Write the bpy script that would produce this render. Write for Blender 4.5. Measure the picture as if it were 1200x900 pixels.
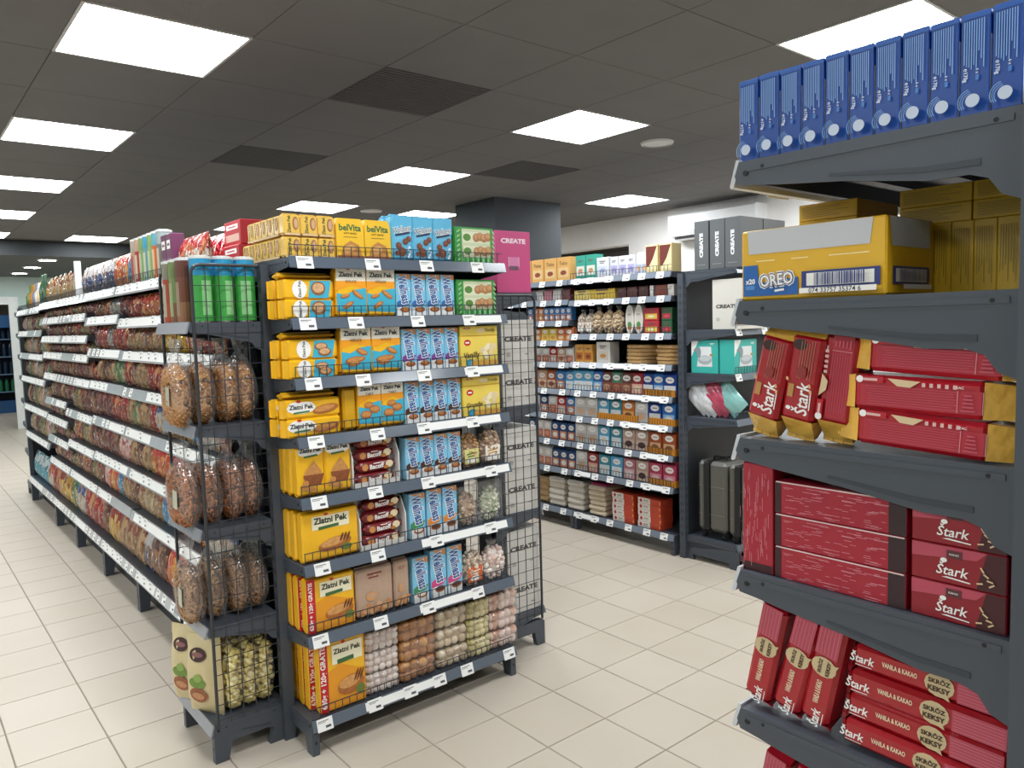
import bpy, math, random
from mathutils import Matrix, Vector
rnd = random.Random(7)
for o in list(bpy.data.objects):
    bpy.data.objects.remove(o)
S = bpy.context.scene
COL = S.collection
PI = math.pi

# ---------------------------------------------------------------- camera, world, exposure
def make_camera():
    yaw, pitch, roll = 0.690354, 0.0806193, -0.0279133
    cy, sy = math.cos(yaw), math.sin(yaw)
    f = Vector((sy*math.cos(pitch), cy*math.cos(pitch), -math.sin(pitch)))
    r = Vector((cy, -sy, 0)); u = r.cross(f)
    c, s = math.cos(roll), math.sin(roll)
    r2 = c*r + s*u; u2 = -s*r + c*u
    cam = bpy.data.cameras.new('camera'); cam.sensor_width = 36; cam.lens = 26.837; cam.sensor_fit = 'HORIZONTAL'
    cam.clip_start = 0.05
    o = bpy.data.objects.new('camera', cam); COL.objects.link(o)
    o.matrix_world = Matrix(((r2.x, u2.x, -f.x, 0), (r2.y, u2.y, -f.y, 0), (r2.z, u2.z, -f.z, 1.57), (0, 0, 0, 1)))
    S.camera = o
make_camera()
w = bpy.data.worlds.new('world'); S.world = w; w.use_nodes = True
w.node_tree.nodes['Background'].inputs[0].default_value = (0.8, 0.85, 0.9, 1)
w.node_tree.nodes['Background'].inputs[1].default_value = 0.15
S.view_settings.view_transform = 'Standard'; S.view_settings.look = 'None'
S.view_settings.gamma = 1; S.view_settings.use_curve_mapping = False
S.view_settings.exposure = 0.85
PANEL_STRENGTH = 14.0

# ---------------------------------------------------------------- materials
def lin(h):
    h = h.lstrip('#'); out = []
    for i in (0, 2, 4):
        v = int(h[i:i+2], 16)/255
        out.append(v/12.92 if v <= .04045 else ((v+.055)/1.055)**2.4)
    return (*out, 1)
MATS = {}
def M(hexc, rough=.45, metal=0, var=.08, bump=0, bscale=60, coat=0, vscale=9):
    key = (hexc, rough, metal, var, bump, bscale, coat, vscale)
    if key in MATS: return MATS[key]
    m = bpy.data.materials.new('m_'+hexc.strip('#')); m.use_nodes = True
    nt = m.node_tree; b = nt.nodes['Principled BSDF']
    b.inputs['Roughness'].default_value = rough; b.inputs['Metallic'].default_value = metal
    if coat: b.inputs['Coat Weight'].default_value = coat; b.inputs['Coat Roughness'].default_value = .12
    tc = nt.nodes.new('ShaderNodeTexCoord')
    n = nt.nodes.new('ShaderNodeTexNoise'); n.inputs['Scale'].default_value = vscale; n.inputs['Detail'].default_value = 2
    nt.links.new(tc.outputs['Object'], n.inputs['Vector'])
    mx = nt.nodes.new('ShaderNodeMix'); mx.data_type = 'RGBA'
    c = lin(hexc)
    mx.inputs[6].default_value = tuple(max(0, x*(1-var)) for x in c[:3])+(1,)
    mx.inputs[7].default_value = tuple(min(1, x*(1+var)) for x in c[:3])+(1,)
    nt.links.new(n.outputs['Fac'], mx.inputs[0]); nt.links.new(mx.outputs[2], b.inputs['Base Color'])
    if bump:
        n2 = nt.nodes.new('ShaderNodeTexNoise'); n2.inputs['Scale'].default_value = bscale; n2.inputs['Detail'].default_value = 2
        nt.links.new(tc.outputs['Object'], n2.inputs['Vector'])
        bp = nt.nodes.new('ShaderNodeBump'); bp.inputs['Strength'].default_value = bump; bp.inputs['Distance'].default_value = .01
        nt.links.new(n2.outputs['Fac'], bp.inputs['Height']); nt.links.new(bp.outputs['Normal'], b.inputs['Normal'])
    MATS[key] = m
    return m
def food(h): return M(h, .5, 0, .45, 0, 60, 0, 110)
def ink(h): return M(h, .4, 0, .04)                      # printed colour on cartons
def wrap(h): return M(h, .3, 0, .06, .35, 28, .25)       # printed film
def printed_film(main, top, blob, seed=0, scale=9.0, cut=.68):
    """crisp bag print: main colour, a band of another colour at the top, food picture blotches"""
    key = ('film', main, top, blob, seed, scale, cut)
    if key in MATS: return MATS[key]
    m = bpy.data.materials.new('film_'+main.strip('#')); m.use_nodes = True
    nt = m.node_tree; N = nt.nodes; L = nt.links; b = N['Principled BSDF']
    b.inputs['Roughness'].default_value = .2; b.inputs['Coat Weight'].default_value = .35
    tc = N.new('ShaderNodeTexCoord'); sep = N.new('ShaderNodeSeparateXYZ'); L.new(tc.outputs['Generated'], sep.inputs[0])
    mp = N.new('ShaderNodeMapping'); mp.inputs['Location'].default_value = (seed*3.1, seed*1.7, seed*.9)
    L.new(tc.outputs['Generated'], mp.inputs[0])
    n = N.new('ShaderNodeTexNoise'); n.inputs['Scale'].default_value = scale*.35; n.inputs['Detail'].default_value = 3
    L.new(mp.outputs[0], n.inputs['Vector'])
    ad = N.new('ShaderNodeMath'); ad.operation = 'MULTIPLY_ADD'; ad.inputs[1].default_value = .35
    L.new(n.outputs['Fac'], ad.inputs[0]); L.new(sep.outputs['Z'], ad.inputs[2])
    gt = N.new('ShaderNodeMath'); gt.operation = 'GREATER_THAN'; gt.inputs[1].default_value = cut+.17; L.new(ad.outputs[0], gt.inputs[0])
    m1 = N.new('ShaderNodeMix'); m1.data_type = 'RGBA'; m1.inputs[6].default_value = lin(main); m1.inputs[7].default_value = lin(top)
    L.new(gt.outputs[0], m1.inputs[0])
    mp2 = N.new('ShaderNodeMapping'); mp2.inputs['Location'].default_value = (seed*5.3+2, seed*2.9, seed*4.1); mp2.inputs['Scale'].default_value = (1.0, 1.0, .75); L.new(tc.outputs['Generated'], mp2.inputs[0])
    v = N.new('ShaderNodeTexNoise'); v.inputs['Scale'].default_value = scale*.3; v.inputs['Detail'].default_value = 1.5; L.new(mp2.outputs[0], v.inputs['Vector'])
    lt = N.new('ShaderNodeMath'); lt.operation = 'GREATER_THAN'; lt.inputs[1].default_value = .555; L.new(v.outputs['Fac'], lt.inputs[0])
    v3 = N.new('ShaderNodeTexNoise'); v3.inputs['Scale'].default_value = scale*.8; v3.inputs['Detail'].default_value = 1; L.new(mp2.outputs[0], v3.inputs['Vector'])
    lt3 = N.new('ShaderNodeMath'); lt3.operation = 'GREATER_THAN'; lt3.inputs[1].default_value = .70; L.new(v3.outputs['Fac'], lt3.inputs[0])
    m2 = N.new('ShaderNodeMix'); m2.data_type = 'RGBA'; m2.inputs[7].default_value = lin(blob)
    L.new(lt.outputs[0], m2.inputs[0]); L.new(m1.outputs[2], m2.inputs[6])
    m3 = N.new('ShaderNodeMix'); m3.data_type = 'RGBA'; m3.inputs[7].default_value = (.72, .66, .58, 1); L.new(lt3.outputs[0], m3.inputs[0]); L.new(m2.outputs[2], m3.inputs[6]); L.new(m3.outputs[2], b.inputs['Base Color'])
    n2 = N.new('ShaderNodeTexNoise'); n2.inputs['Scale'].default_value = 7; n2.inputs['Detail'].default_value = 2; L.new(mp.outputs[0], n2.inputs['Vector'])
    bp = N.new('ShaderNodeBump'); bp.inputs['Strength'].default_value = .8; bp.inputs['Distance'].default_value = .03
    L.new(n2.outputs['Fac'], bp.inputs['Height']); L.new(bp.outputs['Normal'], b.inputs['Normal'])
    MATS[key] = m
    return m
def clear_film(name='clear_film', haze=.10, rough=.12):
    if name in MATS: return MATS[name]
    m = bpy.data.materials.new(name); m.use_nodes = True
    nt = m.node_tree; N = nt.nodes; L = nt.links; N.remove(N['Principled BSDF'])
    out = N['Material Output']
    t = N.new('ShaderNodeBsdfTransparent'); g = N.new('ShaderNodeBsdfGlossy'); g.inputs['Roughness'].default_value = rough
    d = N.new('ShaderNodeBsdfDiffuse'); d.inputs[0].default_value = (.8, .8, .8, 1)
    n = N.new('ShaderNodeTexNoise'); n.inputs['Scale'].default_value = 30; tc = N.new('ShaderNodeTexCoord'); L.new(tc.outputs['Object'], n.inputs['Vector'])
    bp = N.new('ShaderNodeBump'); bp.inputs['Strength'].default_value = .7; bp.inputs['Distance'].default_value = .01
    L.new(n.outputs['Fac'], bp.inputs['Height']); L.new(bp.outputs['Normal'], g.inputs['Normal'])
    lw = N.new('ShaderNodeLayerWeight'); lw.inputs[0].default_value = .35; L.new(bp.outputs['Normal'], lw.inputs['Normal'])
    pw = N.new('ShaderNodeMath'); pw.operation = 'POWER'; pw.inputs[1].default_value = 2.0; L.new(lw.outputs['Facing'], pw.inputs[0])
    fr = N.new('ShaderNodeMath'); fr.operation = 'MULTIPLY_ADD'; fr.inputs[1].default_value = .35; fr.inputs[2].default_value = .05; L.new(pw.outputs[0], fr.inputs[0])
    a = N.new('ShaderNodeMixShader'); a.inputs[0].default_value = haze; L.new(t.outputs[0], a.inputs[1]); L.new(d.outputs[0], a.inputs[2])
    c = N.new('ShaderNodeMixShader'); L.new(fr.outputs[0], c.inputs[0]); L.new(a.outputs[0], c.inputs[1]); L.new(g.outputs[0], c.inputs[2])
    L.new(c.outputs[0], out.inputs[0])
    MATS[name] = m
    return m
def emitter(name, col, strength):
    m = bpy.data.materials.new(name); m.use_nodes = True; nt = m.node_tree
    nt.nodes.remove(nt.nodes['Principled BSDF']); e = nt.nodes.new('ShaderNodeEmission')
    e.inputs[0].default_value = (*col, 1); e.inputs[1].default_value = strength
    nt.links.new(e.outputs[0], nt.nodes['Material Output'].inputs[0])
    return m
STEEL = M('#454b54', .42, 0, .06)
STEEL_D = M('#343a43', .45, 0, .06)
STEEL_B = M('#25292f', .5, 0, .06)
WIRE = M('#34373c', .4)
BLACK = M('#111214', .6)
RAIL_D = M('#596370', .25, 0, .05, coat=.4)
RAIL_L = M('#b3b7bc', .2, 0, .06, coat=.5)
PAPER = M('#f2f2ef', .5, 0, .02)
PRINT = M('#55585c', .6, 0, .02)
WHITE = ink('#f4f2ee')

# ---------------------------------------------------------------- mesh builder
TEXTS = {}
def text_data(s, shear=0, bold=0):
    k = (s, shear, bold)
    if k in TEXTS: return TEXTS[k]
    cu = bpy.data.curves.new('t', 'FONT'); cu.body = s; cu.shear = shear; cu.offset = bold; cu.resolution_u = 2
    ob = bpy.data.objects.new('t', cu); COL.objects.link(ob)
    dg = bpy.context.evaluated_depsgraph_get(); dg.update()
    me = bpy.data.meshes.new_from_object(ob.evaluated_get(dg))
    vs = [tuple(v.co)[:2] for v in me.vertices]; fs = [tuple(p.vertices) for p in me.polygons]
    bpy.data.objects.remove(ob); bpy.data.curves.remove(cu); bpy.data.meshes.remove(me)
    if vs:
        x0 = min(v[0] for v in vs); x1 = max(v[0] for v in vs); y0 = min(v[1] for v in vs); y1 = max(v[1] for v in vs)
        cx, cy = (x0+x1)/2, (y0+y1)/2
        vs = [(v[0]-cx, v[1]-cy) for v in vs]; TEXTS[k] = (vs, fs, x1-x0, y1-y0)
    else: TEXTS[k] = ([], [], 1, 1)
    return TEXTS[k]

class MB:
    def __init__(s): s.v = []; s.f = []; s.m = []; s.mats = []; s.layer = 0
    def mi(s, mat):
        if mat not in s.mats: s.mats.append(mat)
        return s.mats.index(mat)
    def add(s, vs, fs, mat):
        b = len(s.v); s.v += [tuple(p) for p in vs]; i = s.mi(mat)
        for f in fs: s.f.append(tuple(b+q for q in f)); s.m.append(i)
        return s
    def box(s, x0, x1, y0, y1, z0, z1, mat):
        v = [(x0,y0,z0),(x1,y0,z0),(x1,y1,z0),(x0,y1,z0),(x0,y0,z1),(x1,y0,z1),(x1,y1,z1),(x0,y1,z1)]
        return s.add(v, [(0,3,2,1),(4,5,6,7),(0,1,5,4),(1,2,6,5),(2,3,7,6),(3,0,4,7)], mat)
    def cbox(s, x0, x1, y0, y1, z0, z1, c, mat):
        """box with chamfered edges"""
        vs = []; idx = {}
        xs, ys, zs = (x0, x1), (y0, y1), (z0, z1)
        for a in (0, 1):
            for b in (0, 1):
                for d in (0, 1):
                    sx, sy, sz = (1, -1)[a], (1, -1)[b], (1, -1)[d]
                    for ax, p in enumerate(((xs[a], ys[b]+sy*c, zs[d]+sz*c), (xs[a]+sx*c, ys[b], zs[d]+sz*c), (xs[a]+sx*c, ys[b]+sy*c, zs[d]))):
                        idx[(a, b, d, ax)] = len(vs); vs.append(p)
        I = lambda a, b, d, ax: idx[(a, b, d, ax)]
        fs = []
        for k in (0, 1):
            q = [I(k,0,0,0), I(k,1,0,0), I(k,1,1,0), I(k,0,1,0)]; fs.append(q if k else q[::-1])
            q = [I(0,k,0,1), I(1,k,0,1), I(1,k,1,1), I(0,k,1,1)]; fs.append(q[::-1] if k else q)
            q = [I(0,0,k,2), I(1,0,k,2), I(1,1,k,2), I(0,1,k,2)]; fs.append(q if k else q[::-1])
        for a in (0, 1):
            for b in (0, 1):
                fs.append([I(a,b,0,0), I(a,b,1,0), I(a,b,1,1), I(a,b,0,1)])
                fs.append([I(a,0,b,0), I(a,1,b,0), I(a,1,b,2), I(a,0,b,2)])
                fs.append([I(0,a,b,1), I(1,a,b,1), I(1,a,b,2), I(0,a,b,2)])
                for d in (0, 1): fs.append([I(a,b,d,0), I(a,b,d,1), I(a,b,d,2)])
        cen = Vector(((x0+x1)/2, (y0+y1)/2, (z0+z1)/2)); out = []
        for f in fs:
            p = [Vector(vs[i]) for i in f]; n = (p[1]-p[0]).cross(p[2]-p[0])
            fc = sum(p, Vector())/len(p)
            out.append(f if n.dot(fc-cen) > 0 else f[::-1])
        return s.add(vs, out, mat)
    def prism(s, poly, axis, a0, a1, mat):
        """poly of 2-d points extruded along axis: 'x' -> (y,z), 'y' -> (x,z), 'z' -> (x,y)"""
        def P(p, a): return {'x': (a, p[0], p[1]), 'y': (p[0], a, p[1]), 'z': (p[0], p[1], a)}[axis]
        n = len(poly); ar = sum(poly[i][0]*poly[(i+1) % n][1]-poly[(i+1) % n][0]*poly[i][1] for i in range(n))
        if (ar > 0) == (axis == 'y'): poly = poly[::-1]
        if a0 > a1: a0, a1 = a1, a0
        v = [P(p, a0) for p in poly]+[P(p, a1) for p in poly]
        f = [tuple(range(n))[::-1], tuple(range(n, 2*n))]+[(i, (i+1) % n, n+(i+1) % n, n+i) for i in range(n)]
        return s.add(v, f, mat)
    def cyl(s, p0, p1, r0, r1, n, mat, caps=True):
        p0, p1 = Vector(p0), Vector(p1); d = (p1-p0).normalized()
        a = d.cross(Vector((0, 0, 1)) if abs(d.z) < .9 else Vector((1, 0, 0))).normalized(); b = d.cross(a)
        vs = []
        for p, r in ((p0, r0), (p1, r1)):
            for i in range(n):
                t = 2*PI*i/n+PI/4; vs.append(p+a*math.cos(t)*r+b*math.sin(t)*r)
        fs = [(i, (i+1) % n, n+(i+1) % n, n+i) for i in range(n)]
        if caps: fs += [tuple(range(n))[::-1], tuple(range(n, 2*n))]
        return s.add(vs, fs, mat)
    def tube(s, pts, r, n, mat):
        for a, b in zip(pts[:-1], pts[1:]): s.cyl(a, b, r, r, n, mat)
        return s
    def ell(s, c, r, mat, nu=8, nv=6, rot=None):
        vs = []; fs = []
        R = rot or Matrix.Identity(3)
        for j in range(nv+1):
            ph = PI*j/nv
            for i in range(nu):
                th = 2*PI*i/nu
                vs.append(Vector(c)+R @ Vector((r[0]*math.sin(ph)*math.cos(th), r[1]*math.sin(ph)*math.sin(th), r[2]*math.cos(ph))))
        for j in range(nv):
            for i in range(nu):
                fs.append((j*nu+i, (j+1)*nu+i, (j+1)*nu+(i+1) % nu, j*nu+(i+1) % nu))
        return s.add(vs, fs, mat)
    # ---- flat print on the front (plane x,z, facing -y)
    def yl(s): s.layer += 1; return -.0004-.00025*s.layer
    def ar(s, cx, cz, w, h, mat, rot=0):
        return s.apoly([(cx+a*w/2*math.cos(rot)-b*h/2*math.sin(rot), cz+a*w/2*math.sin(rot)+b*h/2*math.cos(rot)) for a, b in ((-1,-1),(1,-1),(1,1),(-1,1))], mat)
    def apoly(s, pts, mat):
        y = s.yl(); n = len(pts)
        ar = sum(pts[i][0]*pts[(i+1) % n][1]-pts[(i+1) % n][0]*pts[i][1] for i in range(n))
        if ar < 0: pts = pts[::-1]
        return s.add([(p[0], y, p[1]) for p in pts], [tuple(range(n))], mat)
    def ae(s, cx, cz, rx, rz, mat, rot=0, n=14):
        return s.apoly([(cx+rx*math.cos(t)*math.cos(rot)-rz*math.sin(t)*math.sin(rot), cz+rx*math.cos(t)*math.sin(rot)+rz*math.sin(t)*math.cos(rot)) for t in (2*PI*i/n for i in range(n))], mat)
    def at(s, txt, cx, cz, w, mat, rot=0, h=None, shear=0, bold=.008):
        vs, fs, tw, th = text_data(txt, shear, bold); y = s.yl(); k = w/tw; kh = (h/th) if h else k
        c, sn = math.cos(rot), math.sin(rot)
        return s.add([(cx+x*k*c-z*kh*sn, y, cz+x*k*sn+z*kh*c) for x, z in vs], fs, mat)
    def bars(s, cx, cz, w, mat, rot=0):
        """print too small to read: two short strokes"""
        s.ar(cx, cz+w*.09, w, w*.11, mat, rot); return s.ar(cx-w*.08, cz-w*.12, w*.7, w*.09, mat, rot)
    def xform(s, mtx):
        s.v = [tuple(mtx @ Vector(p)) for p in s.v]; return s
    def mesh(s, name, smooth=False):
        me = bpy.data.meshes.new(name); me.from_pydata(s.v, [], s.f)
        for m in s.mats: me.materials.append(m)
        me.polygons.foreach_set('material_index', s.m)
        if smooth: me.polygons.foreach_set('use_smooth', [True]*len(s.f))
        me.update(); return me

# ---------------------------------------------------------------- objects
def obj(name, me, parent=None, loc=(0, 0, 0), rot=(0, 0, 0), kind=None, label=None):
    o = bpy.data.objects.new(name, me); COL.objects.link(o)
    o.location = loc; o.rotation_euler = rot
    if parent: o.parent = parent
    if kind: o['kind'] = kind
    if label: o['label'] = label
    return o
def tag(o, label, cat, group=None):
    n = len(label.split())
    if n > 16 or n < 4: print('LABELWORDS', n, label)
    o['label'] = label; o['category'] = cat
    if group: o['group'] = group
    return o
ORD = ['first','second','third','fourth','fifth','sixth','seventh','eighth','ninth','tenth','eleventh','twelfth','thirteenth','fourteenth','fifteenth','sixteenth','seventeenth','eighteenth','nineteenth','twentieth']
def ordinal(i):
    return ORD[i] if i < 20 else ['twenty', 'thirty', 'forty', 'fifty'][(i+1)//10-2]+('-'+ORD[(i+1) % 10-1] if (i+1) % 10 else '')
class Design:
    def __init__(s, name, cat, look, body, parts=()):
        s.name, s.cat, s.look, s.body, s.parts = name, cat, look, body, list(parts)
PLACED = []
def put(d, loc, rz=0, where='', frm='left', key=None, tilt=0, lean=0, look=None):
    o = obj(d.name, d.body, None, loc, (lean, tilt, rz))
    for p in d.parts:
        obj(p[0], p[1], o, kind=p[2] if len(p) > 2 else None)
    PLACED.append((o, d.cat, look or d.look, where, frm, key if key is not None else len(PLACED)))
    return o
def finish_labels():
    from collections import defaultdict
    g = defaultdict(list)
    for p in PLACED: g[(p[2], p[3])].append(p)
    for (look, where), ps in g.items():
        ps.sort(key=lambda p: p[5])
        for i, (o, cat, lk, wh, frm, k) in enumerate(ps):
            if len(ps) == 1: lab = f'{look} {where}'
            else: lab = f'{look} {where}, {ordinal(i)} from {frm}'
            tag(o, lab, cat, f'{cat}s {where}' if len(ps) > 1 else None)

# ---------------------------------------------------------------- the setting
CEIL = 2.745
# floor: grout bed + tiles
def build_floor():
    px, py = .3046, .3027; ox, oy = 1.7977, 2.0255
    bed = MB().box(-6, 9, -4, 21, -.06, -.004, M('#8d8377', .8, 0, .1))
    fl = obj('floor', bed.mesh('floor'), kind='structure')
    tm = bpy.data.materials.new('floor_tile'); tm.use_nodes = True; nt = tm.node_tree; b = nt.nodes['Principled BSDF']
    oi = nt.nodes.new('ShaderNodeObjectInfo'); geo = nt.nodes.new('ShaderNodeNewGeometry')
    n = nt.nodes.new('ShaderNodeTexNoise'); n.inputs['Scale'].default_value = 2.2; n.inputs['Detail'].default_value = 5
    nt.links.new(geo.outputs['Position'], n.inputs['Vector'])
    ad = nt.nodes.new('ShaderNodeMath'); ad.operation = 'MULTIPLY_ADD'; ad.inputs[1].default_value = .35
    nt.links.new(oi.outputs['Random'], ad.inputs[0]); nt.links.new(n.outputs['Fac'], ad.inputs[2])
    mx = nt.nodes.new('ShaderNodeMix'); mx.data_type = 'RGBA'
    mx.inputs[6].default_value = lin('#bdb1a0'); mx.inputs[7].default_value = lin('#cabfb0')
    nt.links.new(ad.outputs[0], mx.inputs[0]); nt.links.new(mx.outputs[2], b.inputs['Base Color'])
    b.inputs['Roughness'].default_value = .42; b.inputs['Specular IOR Level'].default_value = .35
    def tile_into(mb, cx, cy, z=0):
        hx, hy, g, c = px/2, py/2, .0014, .0022
        v = [(cx-hx+g, cy-hy+g, z-.006), (cx+hx-g, cy-hy+g, z-.006), (cx+hx-g, cy+hy-g, z-.006), (cx-hx+g, cy+hy-g, z-.006),
             (cx-hx+g+c, cy-hy+g+c, z), (cx+hx-g-c, cy-hy+g+c, z), (cx+hx-g-c, cy+hy-g-c, z), (cx-hx+g+c, cy+hy-g-c, z)]
        mb.add(v, [(4,5,6,7),(0,1,5,4),(1,2,6,5),(2,3,7,6),(3,0,4,7)], tm)
    one = MB(); tile_into(one, 0, 0); me = one.mesh('tile')
    cells = []
    for i in range(-26, 24):
        for j in range(-20, 63):
            cx, cy = ox+(i+.5)*px, oy+(j+.5)*py
            if not (-6 < cx < 9 and -4 < cy < 21): continue
            # bearing in the photograph's field of view
            d = math.hypot(cx, cy); a = math.atan2(cx, cy)-.6904
            vis = cy > 0 and abs(a) < .64 and d > 1.9
            hid = (1.05 < cx < 2.2 and 2.9 < cy < 8.6) or (cx > 1.15 and cy < .75) or (cx > 4.0 and cy > 2.6)
            behind = 1.2 < cx and cy > 3.2 and cx/cy < .62
            cells.append((d if vis and not hid and not behind else 100+d, cx, cy))
    cells.sort()
    for d, cx, cy in cells[:300]: obj('tile', me, fl, (cx, cy, 0))
    rest = MB()
    for d, cx, cy in cells[300:]: tile_into(rest, cx, cy)
    obj('remaining_tiles', rest.mesh('remaining_tiles'), fl, kind='stuff')
build_floor()

LGX, LGY, LPX, LPY = .64, 3.10, .615, .606      # ceiling grid
LIGHTS = [(0,-6),(0,-3),(0,0),(0,3),(0,6),(0,9),(0,12),(4,-6),(4,-3),(4,0),(4,3),(4,6),(4,9),(8,-3),(8,0),(8,3),(6,6),(2,12),
          (-4,-6),(-4,-3),(-4,0),(-4,3),(-4,6),(-4,9),(-8,-3),(-8,0),(-8,3),(-8,6),(8,-6)]  # last panel is unseen, added to brighten the white right wall
VENTS = [(2,0),(2,3),(5,2)]
SOFFIT_Y = 11.2
def build_ceiling():
    tm = M('#706f6e', .85, 0, .10, .15, 220, vscale=2.5)
    bed = MB().box(-6, 9, -4, SOFFIT_Y, CEIL+.006, CEIL+.1, M('#565553', .9))
    ce = obj('ceiling', bed.mesh('ceiling'), kind='structure')
    def tile_into(mb, cx, cy):
        hx, hy, g, c = LPX/2, LPY/2, .001, .002; z = CEIL
        v = [(cx-hx+g, cy-hy+g, z+.005), (cx+hx-g, cy-hy+g, z+.005), (cx+hx-g, cy+hy-g, z+.005), (cx-hx+g, cy+hy-g, z+.005),
             (cx-hx+g+c, cy-hy+g+c, z), (cx+hx-g-c, cy-hy+g+c, z), (cx+hx-g-c, cy+hy-g-c, z), (cx-hx+g+c, cy+hy-g-c, z)]
        mb.add(v, [(7,6,5,4),(4,5,1,0),(5,6,2,1),(6,7,3,2),(7,4,0,3)], tm)
    one = MB(); tile_into(one, 0, 0); me = one.mesh('ceiling_tile')
    cells = []
    for i in range(-11, 14):
        for j in range(-12, 14):
            if (i, j) in LIGHTS or (i, j) in VENTS: continue
            cx, cy = LGX+(i+.5)*LPX, LGY+(j+.5)*LPY
            if cy+LPY/2 > SOFFIT_Y+.3: continue
            d = math.hypot(cx, cy); a = math.atan2(cx, cy)-.6904
            vis = cy > 0 and abs(a) < .66 and d > 1.6
            cells.append((d if vis else 100+d, cx, cy))
    cells.sort()
    for d, cx, cy in cells[:300]: obj('ceiling_tile', me, ce, (cx, cy, 0))
    rest = MB()
    for d, cx, cy in cells[300:]: tile_into(rest, cx, cy)
    obj('remaining_ceiling_tiles', rest.mesh('remaining_ceiling_tiles'), ce, kind='stuff')
    # lowered part at the far end with the bulkhead face
    m = M('#5d605f', .8, 0, .06)
    b = MB().box(-6, 9, SOFFIT_Y, 21, 2.565, 2.85, m)
    obj('trim_1', b.mesh('lowered_ceiling'), kind='structure')
    b = MB().box(-6, 9, SOFFIT_Y-.02, SOFFIT_Y, 2.56, CEIL+.01, M('#2b2f31', .8, 0, .06)); obj('trim_shaded_face', b.mesh('bulkhead'), kind='structure')  # face coloured darker than the soffit to imitate its shade
build_ceiling()
GLOW = emitter('panel_glow', (.94, .98, 1.0), PANEL_STRENGTH)
def light_where(i, j):
    names = {(0,0): 'large square ceiling panel light at upper left of view', (0,3): 'square ceiling panel light second along left edge of view',
             (0,6): 'square ceiling panel light third along left edge of view', (0,9): 'square ceiling panel light fourth along left edge of view',
             (0,12): 'square ceiling panel light farthest along left edge of view', (2,12): 'square ceiling panel light by lowered ceiling over snack gondola',
             (4,-3): 'square ceiling panel light above the row of blue boxes', (4,0): 'square ceiling panel light beside round disc above aisle',
             (4,3): 'square ceiling panel light above blue cookie packs, left of pillar', (4,6): 'square ceiling panel light behind yellow packs on cookie display',
             (4,9): 'square ceiling panel light behind red cartons on snack gondola', (8,3): 'square ceiling panel light near white wall right of pillar',
             (6,6): 'square ceiling panel light peeking over blue wafer packs'}
    return names.get((i, j), f'square ceiling panel light out of view, row {ordinal((j+6)//3)}, column {ordinal((i+8)//2)}')
fr = MB()
for a in ((0, LPX, 0, .012), (0, LPX, LPY-.012, LPY), (0, .012, .012, LPY-.012), (LPX-.012, LPX, .012, LPY-.012)):
    fr.box(a[0], a[1], a[2], a[3], -.004, .02, M('#c9c9c6', .5))
fr_me = fr.mesh('frame')
df = MB(); df.add([(.012, .012, 0), (.012, LPY-.012, 0), (LPX-.012, LPY-.012, 0), (LPX-.012, .012, 0)], [(0, 1, 2, 3)], GLOW)
df_me = df.mesh('diffuser')
for i, j in LIGHTS:
    e = tag(obj('ceiling_light', None, None, (LGX+i*LPX, LGY+j*LPY, CEIL)), light_where(i, j), 'light', 'square panel lights in the ceiling')
    obj('frame', fr_me, e); obj('diffuser', df_me, e)
# return-air grilles: darker tiles with slats
vb = MB().box(.004, LPX-.004, .004, LPY-.004, .004, .03, M('#4c4c4c', .8)); vb_me = vb.mesh('grille_backing')
vs_me = MB().box(.01, LPX-.01, -.004, .006, -.001, .006, M('#5f5f5e', .7)).mesh('slat')
for (i, j), l in zip(VENTS, ('dark square air grille in ceiling above cookie display', 'dark square air grille in ceiling above snack gondola', 'dark square air grille in ceiling before the pillar')):
    e = tag(obj('air_grille', None, None, (LGX+i*LPX, LGY+j*LPY, CEIL)), l, 'vent', 'dark grilles in the ceiling')
    obj('grille_backing', vb_me, e)
    for k in range(20): obj('slat', vs_me, e, (0, .02+k*.0298, 0))
for (x, y), l in zip(((4.118, 3.387), (3.972, 6.988)), ('white round ceiling speaker disc beside the panel light over aisle', 'white round ceiling speaker disc above yellow and blue packs')):
    b = MB(); n = 28
    for r0, r1, z0, z1 in ((.112, .106, 0, -.012), (.106, .090, -.012, -.014), (.090, .004, -.011, -.011)):
        vs = [(r0*math.cos(2*PI*k/n), r0*math.sin(2*PI*k/n), z0) for k in range(n)]+[(r1*math.cos(2*PI*k/n), r1*math.sin(2*PI*k/n), z1) for k in range(n)]
        b.add(vs, [(k, n+k, n+(k+1) % n, (k+1) % n) for k in range(n)], M('#dcdcda', .5))
    tag(obj('ceiling_speaker', b.mesh('ceiling_speaker', True), None, (x, y, CEIL)), l, 'speaker', 'round discs in the ceiling')
WARMLAMP = emitter('downlight_glow', (.95, 1, 1), 45)
for k, (x, y) in enumerate(((1.80, 11.75), (1.80, 13.05), (1.80, 14.35), (.2, 11.75), (.2, 13.05), (.2, 14.35))):  # second row of three is unseen, added to brighten the far wall
    b = MB().cyl((0, 0, 0), (0, 0, -.012), .125, .118, 24, M('#d8d8d8', .4))
    e = tag(obj('downlight', None, None, (x, y, 2.565)), ['nearest','middle','farthest'][k % 3]+' round downlight in the lowered ceiling '+('at far left' if k < 3 else 'added outside the view'), 'light', 'round downlights in the lowered ceiling')
    obj('ring', b.mesh('ring'), e)
    d = MB(); n = 20; d.add([(.1*math.cos(-2*PI*q/n), .1*math.sin(-2*PI*q/n), -.0125) for q in range(n)], [tuple(range(n))], WARMLAMP); obj('lens', d.mesh('lens'), e)

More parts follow.
